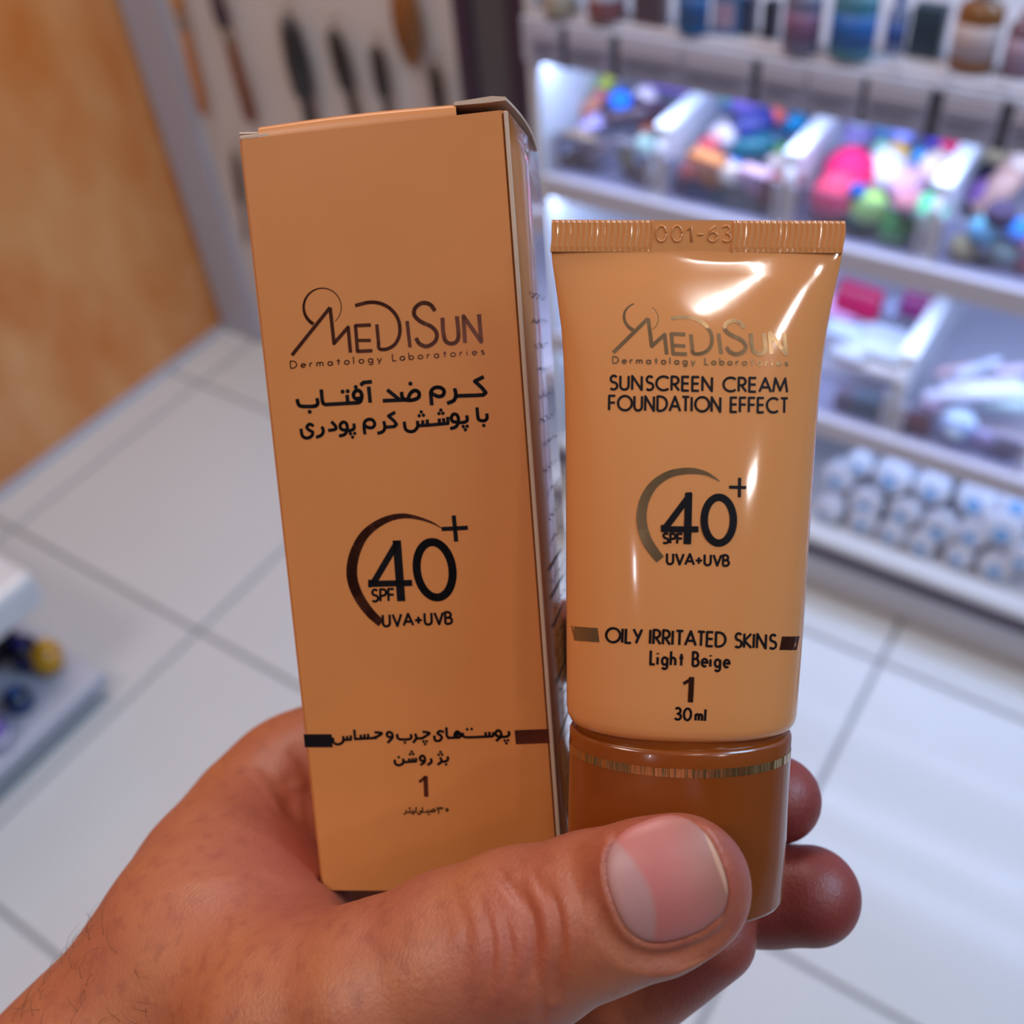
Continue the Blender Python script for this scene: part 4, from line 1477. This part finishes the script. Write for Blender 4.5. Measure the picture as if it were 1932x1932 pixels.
# third bin: sponges
for x, y, w_, c, k, z, s in [(1612, 262, 66, (186, 160, 236), 'sponge', .66, 'large lilac sponge at the back left of the sponge bin'), (1618, 240, 44, (206, 214, 250), 'puff', .70, 'pale lilac white puff on the lilac sponge'),
                          (1672, 250, 50, (60, 160, 240), 'sponge', .68, 'sky blue sponge at the back of the sponge bin'), (1704, 268, 36, (150, 160, 244), 'puff', .69, 'periwinkle puff right of the sky blue sponge'),
                          (1690, 310, 44, (244, 190, 60), 'sponge', .67, 'golden yellow sponge in the sponge bin'), (1660, 290, 24, (150, 214, 180), 'puff', .68, 'small mint puff left of the yellow sponge'),
                          (1596, 350, 76, (246, 36, 108), 'sponge', .66, 'large hot pink sponge in the sponge bin'), (1664, 350, 66, (246, 240, 246), 'puff', .655, 'large white puff in the middle of the sponge bin'),
                          (1706, 372, 56, (240, 190, 220), 'puff', .65, 'pale pink puff right of the white puff'), (1762, 340, 52, (250, 220, 206), 'puff', .67, 'peach white puff near the third divider'),
                          (1798, 292, 46, (240, 24, 110), 'sponge', .68, 'magenta sponge behind the third divider'), (1734, 306, 28, (50, 160, 230), 'sponge', .68, 'small azure sponge behind the peach puff'),
                          (1760, 276, 30, (110, 90, 210), 'puff', .68, 'indigo puff left of the magenta sponge')]:
    put(k, s, k, k, x, y, w_, c, tuple(min(255, int(v * .5 + 128)) for v in c), (8, -6 + x % 13, x % 60), Z=z, group=g3)
put('pouch', 'violet bag at the back right of the sponge bin', 'bag', 'pouch', 1790, 252, 84, (150, 120, 236), (170, 160, 240), Z=.70, group=g3)
put('pouch', 'lilac bag behind the indigo puff', 'bag', 'pouch', 1735, 250, 40, (170, 165, 245), (180, 170, 240), Z=.71, group=g3)
for x, y, w_, c, k, s in [(1566, 405, 74, (236, 70, 104), 'sponge', 'coral red sponge at the front of the sponge bin'), (1634, 415, 56, (170, 212, 110), 'sponge', 'lime sponge at the front of the sponge bin'), (1682, 452, 58, (78, 168, 84), 'sponge', 'green sponge at the front of the sponge bin'),
                       (1750, 415, 52, (110, 222, 160), 'sponge', 'mint green sponge at the front right of the sponge bin'), (1614, 452, 50, (50, 90, 84), 'puff', 'dark green puff low in the sponge bin'), (1728, 478, 34, (60, 116, 160), 'sponge', 'steel blue sponge low in the sponge bin'),
                       (1615, 372, 26, (40, 90, 170), 'puff', 'small blue puff between coral and white ones'), (1710, 402, 46, (196, 130, 140), 'puff', 'dusty rose puff behind the mint sponge')]:
    put(k, s, k, k, x, y, w_, c, tuple(min(255, int(v * .6 + 90)) for v in c), (6, -5 + x % 11, x % 50), Y=1.212, group=g3)
# fourth bin
for x, y, w_, c, k, z, s in [(1878, 320, 50, (206, 186, 150), 'puff', .67, 'beige puff at the back of the fourth bin'), (1862, 350, 44, (40, 34, 60), 'sponge', .66, 'near black sponge under the beige puff'), (1914, 338, 30, (232, 92, 32), 'stick', .67, 'orange red stick at the right frame edge'),
                          (1905, 385, 44, (206, 160, 146), 'stick', .655, 'rose beige stick under the orange stick'), (1850, 385, 50, (140, 96, 160), 'sponge', .655, 'purple sponge left in the fourth bin')]:
    put(k, s, k, k, x, y, w_, c, tuple(min(255, int(v * .6 + 90)) for v in c), (0, -55 if k == 'stick' else 0, 40), Z=z, group=g4)
for x, y, w_, c, k, s in [(1850, 460, 50, (120, 200, 226), 'puff', 'light blue puff at the front of the fourth bin'), (1810, 492, 44, (214, 194, 140), 'puff', 'sand yellow puff by the left post of the fourth bin'), (1886, 490, 48, (176, 206, 190), 'puff', 'grey mint puff at the front of the fourth bin'),
                       (1912, 450, 40, (50, 130, 226), 'sponge', 'blue sponge at the front of the fourth bin'), (1866, 536, 40, (146, 134, 104), 'sponge', 'khaki sponge low in the fourth bin'), (1925, 470, 30, (214, 130, 150), 'puff', 'pink puff at the right frame edge'),
                       (1928, 520, 34, (170, 96, 110), 'puff', 'dull rose puff under the pink puff'), (1835, 528, 50, (50, 54, 72), 'sponge', 'charcoal sponge low in the fourth bin'), (1900, 545, 40, (56, 82, 120), 'sponge', 'navy sponge low at the frame edge'),
                       (1880, 425, 46, (70, 56, 84), 'puff', 'dark plum puff above the light blue one')]:
    put(k, s, k, k, x, y, w_, c, tuple(min(255, int(v * .6 + 90)) for v in c), (5, 5, x % 40), Y=1.21, group=g4)

# middle shelf
g5 = 'boxes in the middle shelf bin'
put('pouch', 'crimson pouch with pale lettering on the middle shelf', 'pouch', 'pouch', 1610, 598, 90, (168, 14, 72), (190, 40, 100), (-20, 0, -5), Z=.44, w_=1.0)
put('pouch', 'pale pink pouch in front of the crimson one', 'pouch', 'pouch', 1580, 600, 56, (226, 160, 214), (240, 190, 230), (-35, 0, 0), Z=.435)
put('pouch', 'magenta pouch left of the sloping white divider', 'pouch', 'pouch', 1730, 602, 66, (140, 44, 110), (170, 60, 110), (-20, 0, 0), Z=.44, w_=1.1)
put('small_box', 'pale lilac box between crimson and magenta pouches', 'box', 'pack', 1672, 590, 40, (186, 190, 226), (200, 204, 236), Z=.44)
for x, y, w_, c, z, s, kw in [(1592, 628, 70, (196, 212, 238), .435, 'pale blue flat box behind the front stack', dict(h=.4)), (1672, 640, 110, (196, 206, 226), .43, 'wide white flat box at the back of the bin', dict(h=.25)), (1660, 668, 120, (214, 222, 232), .425, 'long white flat box in the middle of the bin', dict(h=.28, d=.3)),
                           (1600, 672, 60, (200, 204, 216), .42, 'small white flat box beside the tube edge', dict(h=.4)), (1650, 700, 150, (206, 196, 196), .405, 'cream flat box at the front of the bin', dict(h=.2, d=.25))]:
    put('flat_box', s, 'box', 'pack', x, y, w_, c, tuple(min(255, v + 14) for v in c), (0, 0, -3), Z=z, group=g5, **kw)
for x, y, w_, c, c2, s in [(1600, 772, 52, (150, 130, 140), (130, 120, 130), 'mauve grey box behind the clear front'), (1635, 782, 56, (120, 140, 150), (96, 128, 138), 'box with teal grey panel behind the clear front'), (1682, 782, 44, (140, 138, 150), (150, 150, 164), 'grey box right of the teal grey one'),
                        (1722, 830, 50, (140, 66, 62), (126, 62, 60), 'brick red box standing by the divider')]:
    put('small_box', s, 'box', 'pack', x, y, w_, c, c2, (0, 0, 2), Y=1.20, group=g5, h=1.5)
g6 = 'white tubes in the right middle bin'
for i, (x, y, w_, L, c, rz, z, s) in enumerate([(1850, 735, 22, 6.5, (206, 206, 232), 22, .43, 'upper long white tube in the right middle bin'), (1830, 755, 24, 7, (214, 218, 244), 20, .42, 'second long white tube in the right middle bin'), (1900, 752, 30, 5, (220, 232, 242), 18, .425, 'thick white tube at the right frame edge'),
                                            (1845, 700, 18, 5, (196, 204, 232), 50, .44, 'thin white tube leaning at the back'), (1920, 705, 20, 4, (206, 190, 216), 30, .44, 'pinkish white tube at the right frame edge'), (1800, 705, 18, 4, (190, 160, 170), 35, .435, 'dusty pink tube by the dark divider side'),
                                            (1905, 775, 26, 4, (180, 206, 216), 10, .41, 'pale aqua tube at the front right')]):
    put('tube', s, 'tube', 'stick', x, y, w_, c, tuple(min(255, v + 12) for v in c), (0, -8, rz), Z=z, group=g6, L=L)
for x, y, w_, c, c2, k, s in [(1802, 822, 66, (190, 212, 240), (200, 220, 244), 'puff', 'round pale blue jar at the front of the right middle bin'), (1848, 836, 40, (206, 186, 222), (220, 200, 230), 'pack', 'pink white small box right of the pale blue jar'), (1872, 880, 50, (110, 100, 128), (120, 110, 140), 'pack', 'grey violet box low in the right middle bin'),
                           (1900, 850, 50, (176, 160, 170), (160, 150, 166), 'pack', 'greyish pink box at the frame edge'), (1752, 780, 36, (150, 130, 160), (160, 140, 170), 'pack', 'small violet grey box under the divider')]:
    put({'pack': 'small_box', 'puff': 'puff'}[k], s, {'pack': 'box', 'puff': 'puff'}[k], k, x, y, w_, c, c2, Y=1.205)

# bottom shelf: round packs lying with their ends to the aisle
rows = [('top', [(1575, 905, 60), (1618, 880, 46), (1676, 905, 68), (1755, 928, 62), (1836, 950, 70), (1920, 955, 64)]),
        ('middle', [(1560, 960, 56), (1628, 955, 60), (1698, 972, 56), (1768, 1002, 62), (1828, 1012, 56), (1890, 1006, 70)]),
        ('bottom', [(1546, 1002, 48), (1620, 1002, 52), (1672, 1024, 50), (1730, 1048, 52), (1796, 1074, 50), (1875, 1080, 60), (1925, 1060, 52)])]
ordn = ['first', 'second', 'third', 'fourth', 'fifth', 'sixth', 'seventh']
pr0 = {}
for r, L in rows:
    for i, (x, y, wp) in enumerate(L):
        p = on_y(x, y, 1.19 + {'top': .02, 'middle': .008, 'bottom': 0}[r])
        s = round(wp / 2 * 1.66 / F, 4)
        t = thing('wipes_roll', '%s round white pack from the left in the %s row of the bottom shelf' % (ordn[i], r), 'pack', (p[0], p[1], max(p[2] - s, .1442)), 0, 'round packs on the bottom shelf')
        if not pr0:
            P_roll(t, s, (206, 210, 226), (112, 162, 214))
            pr0['t'], pr0['s'] = t, s
        else:
            for ch in pr0['t'].children:
                c = ch.copy()
                COL.objects.link(c)
                c.parent = t
            t.scale = (s / pr0['s'],) * 3
        t.rotation_euler = (math.radians(-6 - (i * 5) % 7), 0, math.radians((i * 37) % 24 - 16))

# bottles and jars on the upper shelf
g7 = 'bottles along the upper shelf'
Z5 = .868
put('jar', 'beige jar at the left end of the upper shelf', 'jar', 'jar', 1058, 22, 66, (150, 140, 124), (170, 160, 150), Z=Z5, group=g7)
put('jar', 'white jar with dark red foot on the upper shelf', 'jar', 'jar', 1145, 32, 74, (120, 74, 80), (190, 186, 204), Z=Z5, group=g7, h=1.6)
put('small_box', 'dark mauve box right of the white jar', 'box', 'pack', 1228, 42, 60, (92, 76, 88), (84, 70, 84), Z=Z5, group=g7, h=3, d=.6)
put('bottle', 'royal blue bottle on the upper shelf', 'bottle', 'bottle', 1306, 62, 62, (24, 84, 140), (34, 80, 140), Z=Z5, group=g7, h=4)
put('small_box', 'pink and blue box right of the royal blue bottle', 'box', 'pack', 1370, 62, 48, (86, 122, 166), (166, 146, 178), Z=Z5, group=g7, h=3.4, d=.6)
put('small_box', 'slim navy box right of the pink and blue box', 'box', 'pack', 1411, 62, 26, (52, 60, 90), (60, 70, 100), Z=Z5, group=g7, h=5, d=1)
put('small_box', 'slim black box left of the purple bottle', 'box', 'pack', 1452, 70, 26, (28, 36, 56), (34, 44, 70), Z=Z5, group=g7, h=5, d=1)
put('bottle', 'grey violet bottle with plum band on the upper shelf', 'bottle', 'bottle', 1508, 96, 72, (100, 100, 130), (116, 82, 118), Z=Z5, group=g7, h=3.6)
put('bottle', 'turquoise bottle with blue and white label on the upper shelf', 'bottle', 'bottle', 1602, 108, 86, (62, 116, 142), (30, 92, 168), Z=Z5, group=g7, h=3.4)
put('bottle', 'slim pale bottle with blue stripe', 'bottle', 'bottle', 1684, 98, 40, (120, 132, 172), (60, 90, 160), Z=Z5, group=g7, h=5)
put('small_box', 'dark teal box on the upper shelf', 'box', 'pack', 1742, 104, 60, (44, 66, 84), (38, 56, 74), Z=Z5, group=g7, h=3, d=.6)
put('bottle', 'amber brown bottle with pale label on the upper shelf', 'bottle', 'bottle', 1828, 132, 84, (126, 84, 50), (176, 160, 166), Z=Z5, group=g7, h=3.6)
put('bottle', 'mauve bottle at the right frame edge of the upper shelf', 'bottle', 'bottle', 1915, 142, 60, (120, 94, 112), (160, 136, 160), Z=Z5, group=g7, h=4)
for i, (x, y) in enumerate([(1687, 124), (1786, 137), (1888, 152)]):  # chrome rings standing in for out-of-focus glints along the rail
    p = on_y(x, y, 1.158)
    t = thing('glint_ring', 'small %s chrome ring added as a glint on the price rail under the bottles' % ['left', 'middle', 'right'][i], 'hook', p)
    obj('ring', tube_bm([(.004 * math.cos(a), -.002, .004 * math.sin(a)) for a in np.linspace(0, 6.28, 13)], .0012, 8), cmat((220, 220, 226), .08, 1), t, True)
    obj('stem', tube_bm([(0, 0, 0), (0, .009, .002)], .001, 8), cmat((220, 220, 226), .08, 1), t, True)


# ---- brush panel and the brushes hanging on it
def brush_panel():
    t = thing('brush_display', 'off white display panel with hanging brushes, blue grey left edge', 'panel', (-1.32, 1.3, 0))
    obj('board', box_bm(-.33, .365, -.02, .02, .03, 1.7, .002, 1), MT['panel'], t)
    obj('left_frame', box_bm(-.425, -.315, -.035, .03, .0, 1.7, .004, 2), MT['frame'], t)
    obj('right_frame', box_bm(.33, .37, -.03, .03, .0, 1.7, .004, 2), MT['frame'], t)
    obj('foot_rail', box_bm(-.425, .37, -.03, .03, .0, .04, .003, 1), MT['frame'], t)


brush_panel()


def hang(name, label, cat, x0, y0, x1, y1, wpx, c, c2, kind):
    Y = 1.258
    a, b = on_y(x0, y0, Y), on_y(x1, y1, Y)
    dist = float(M[2] @ ((a + b) / 2 - np.array([0, 0, H])))
    wd = wpx / 2 * dist / F
    t = thing(name, label, cat, (b[0], Y, b[2]), 0, 'brushes hanging on the white panel')
    d = a - b
    L = float(np.linalg.norm(d))
    e = lambda k: (d[0] * k, 0, d[2] * k)
    if kind == 'brush':
        obj('handle', tube_bm([e(k) for k in (.0, .04, .3, .55, .62)], [wd * .5, wd * .85, wd * .75, wd * .6, wd * .5], 12), cmat(c, .35), t, True)
        obj('ferrule', tube_bm([e(k) for k in (.6, .72)], [wd * .62, wd * .7], 12), cmat((170, 150, 130), .25, .8), t, True)
        obj('bristles', tube_bm([e(k) for k in (.7, .8, .93, 1)], [wd * .7, wd * .95, wd * .8, wd * .2], 12), cmat(c2, .8), t, True)
    elif kind == 'comb':
        obj('handle', tube_bm([e(k) for k in (.0, .05, .35, .45)], [wd * .35, wd * .55, wd * .5, wd * .45], 12), cmat(c, .3), t, True)
        obj('head', tube_bm([e(k) for k in (.42, .5, .7, .9, 1)], [wd * .5, wd * .9, wd, wd * .8, wd * .4], 12), cmat(c, .3), t, True)
        bm = bmesh.new()
        for k in np.linspace(.48, .95, 12):
            for s in (-1, 1):
                q = Vector(e(k))
                tube_bm([q, q + Vector((s * wd * 1.35, -.004, 0))], [.0016, .001], 5, bm)
        obj('bristles', bm, cmat(c2, .6), t)
    else:
        bm = lathe_bm([(wd * .9, -.004), (wd, -.002), (wd, .003), (wd * .85, .006)], 28, 1, L / (2 * wd))
        for v in bm.verts:
            v.co = Vector((v.co.x, -v.co.z, v.co.y))
        bm2 = obj('paddle', bm, cmat(c, .35), t, True)
        bm2.location = e(.5)
        q = obj('cushion', lathe_bm([(wd * .7, 0), (wd * .66, .003)], 24, 1, L / (2 * wd)), cmat(c2, .5), t, True)
        q.rotation_euler = (math.radians(90), 0, 0)
        q.location = Vector(e(.5)) + Vector((0, -.006, 0))
        obj('handle', tube_bm([e(1), e(1.3), e(1.7)], [wd * .35, wd * .3, wd * .34], 10), cmat(c, .35), t, True)
    obj('hook', tube_bm([Vector(e(1)) + Vector((0, .018, .01)), Vector(e(1)) + Vector((0, -.002, .008)), Vector(e(1)) + Vector((0, -.006, .014))], .0016, 6), cmat((190, 190, 196), .2, 1), t, True)


hang('brush', 'orange wooden brush nearest the blue grey frame', 'brush', 318, -60, 385, 215, 24, (190, 112, 52), (200, 130, 70), 'brush')
hang('brush', 'dark brown wooden brush second from the blue grey frame', 'brush', 400, -30, 476, 230, 30, (120, 62, 34), (70, 50, 56), 'brush')
hang('hair_brush', 'largest black round hair brush on the panel', 'brush', 540, 28, 602, 300, 44, (50, 46, 48), (40, 38, 40), 'comb')
hang('hair_brush', 'black hair brush second of the black ones', 'brush', 626, 52, 682, 260, 34, (54, 46, 42), (44, 40, 42), 'comb')
hang('hair_brush', 'small black hair brush left under the brown paddle', 'brush', 708, 84, 740, 260, 30, (58, 48, 48), (44, 40, 42), 'comb')
hang('paddle_brush', 'brown oval paddle brush on the panel', 'brush', 748, -45, 786, 128, 66, (142, 92, 48), (126, 78, 38), 'oval')
hang('hair_brush', 'dark brush rightmost on the panel beside the white frame', 'brush', 818, 120, 840, 280, 24, (50, 36, 34), (60, 40, 40), 'comb')
hang('comb', 'dark slim comb low on the panel beside the carton', 'comb', 442, 285, 466, 460, 16, (80, 56, 44), (60, 44, 40), 'comb')


# ---- low stand with bottles at the left edge
def low_stand():
    t = thing('low_stand', 'white low display stand at the left edge with bottles on its tray', 'stand', (-1.4, .1, 0))
    ox, oy = -1.4, .1

    def part(n_, x0, x1, y0, y1, z0, z1, m, bev=.004):
        obj(n_, box_bm(x0 - ox, x1 - ox, y0 - oy, y1 - oy, z0, z1, bev, 2), m, t)
    part('tray', -1.7, -1.172, -.5, .43, .035, .062, MT['frame'])
    part('plinth', -1.68, -1.20, -.48, .41, 0, .036, MT['darkgap'])  # dark base paints in the shadow under the tray
    part('upright', -1.68, -1.33, -.48, .40, .062, .236, MT['darkgap'])
    part('upper_tier', -1.7, -1.19, -.5, .42, .235, .30, MT['white'], .012)
    part('dark_top', -1.69, -1.24, -.49, .37, .30, .306, mat('slate_top', (70, 82, 104), .4))


low_stand()
gl = 'bottles on the low stand'
put('bottle', 'yellow bottle at the corner of the low stand', 'bottle', 'bottle', 92, 1262, 56, (196, 136, 14), (214, 160, 30), (-12, 12, 20), Z=.063, group=gl, h=2.2, flat=.9)
put('bottle', 'navy capped bottle behind the yellow one', 'bottle', 'bottle', 58, 1252, 60, (24, 20, 30), (18, 20, 96), (0, 10, 0), Z=.063, group=gl, h=2.5, flat=.9)
put('bottle', 'black bottle with blue cap on the low stand', 'bottle', 'bottle', 40, 1335, 52, (30, 36, 52), (22, 66, 132), (0, 8, 30), Z=.063, group=gl, h=2.0, flat=.9)
put('bottle', 'white bottle with violet foot at the left frame edge', 'bottle', 'bottle', 2, 1400, 56, (96, 66, 160), (206, 206, 226), (0, 4, 0), Z=.063, group=gl, h=2.4, flat=.9)


# ---- settle: nothing on a shelf or tray may sink through the board it lies on
def settle():
    bpy.context.view_layer.update()
    for t in list(COL.objects):
        if t.parent or t.type != 'EMPTY' or not t.get('group') or t['category'] in ('divider', 'bin'):
            continue
        pts = [ch.matrix_world @ Vector(c) for ch in t.children if ch.type == 'MESH' for c in ((v.co) for v in ch.data.vertices)]
        if not pts:
            continue
        lo = min(p.z for p in pts)
        yl, yh = min(p.y for p in pts), max(p.y for p in pts)
        base = None
        z = t.location.z
        if t['group'] == gl:
            base = .0625
        elif t['group'] == 'brushes hanging on the white panel':
            continue
        elif z > .85:
            base = .8685
        elif z > .62:
            base = .6405
        elif z > .35:
            base = .3665
        elif z > .14:
            base = .1435
        if base is None:
            continue
        if lo < base:
            t.location.z += base - lo
        elif t['group'] == g7 or t['group'] == gl:
            t.location.z += base - lo
        if yl < 1.191 and base in (.6405, .3665):
            t.location.y += 1.191 - yl
        if yh > 1.495 and base < .85:
            t.location.y -= yh - 1.495


settle()
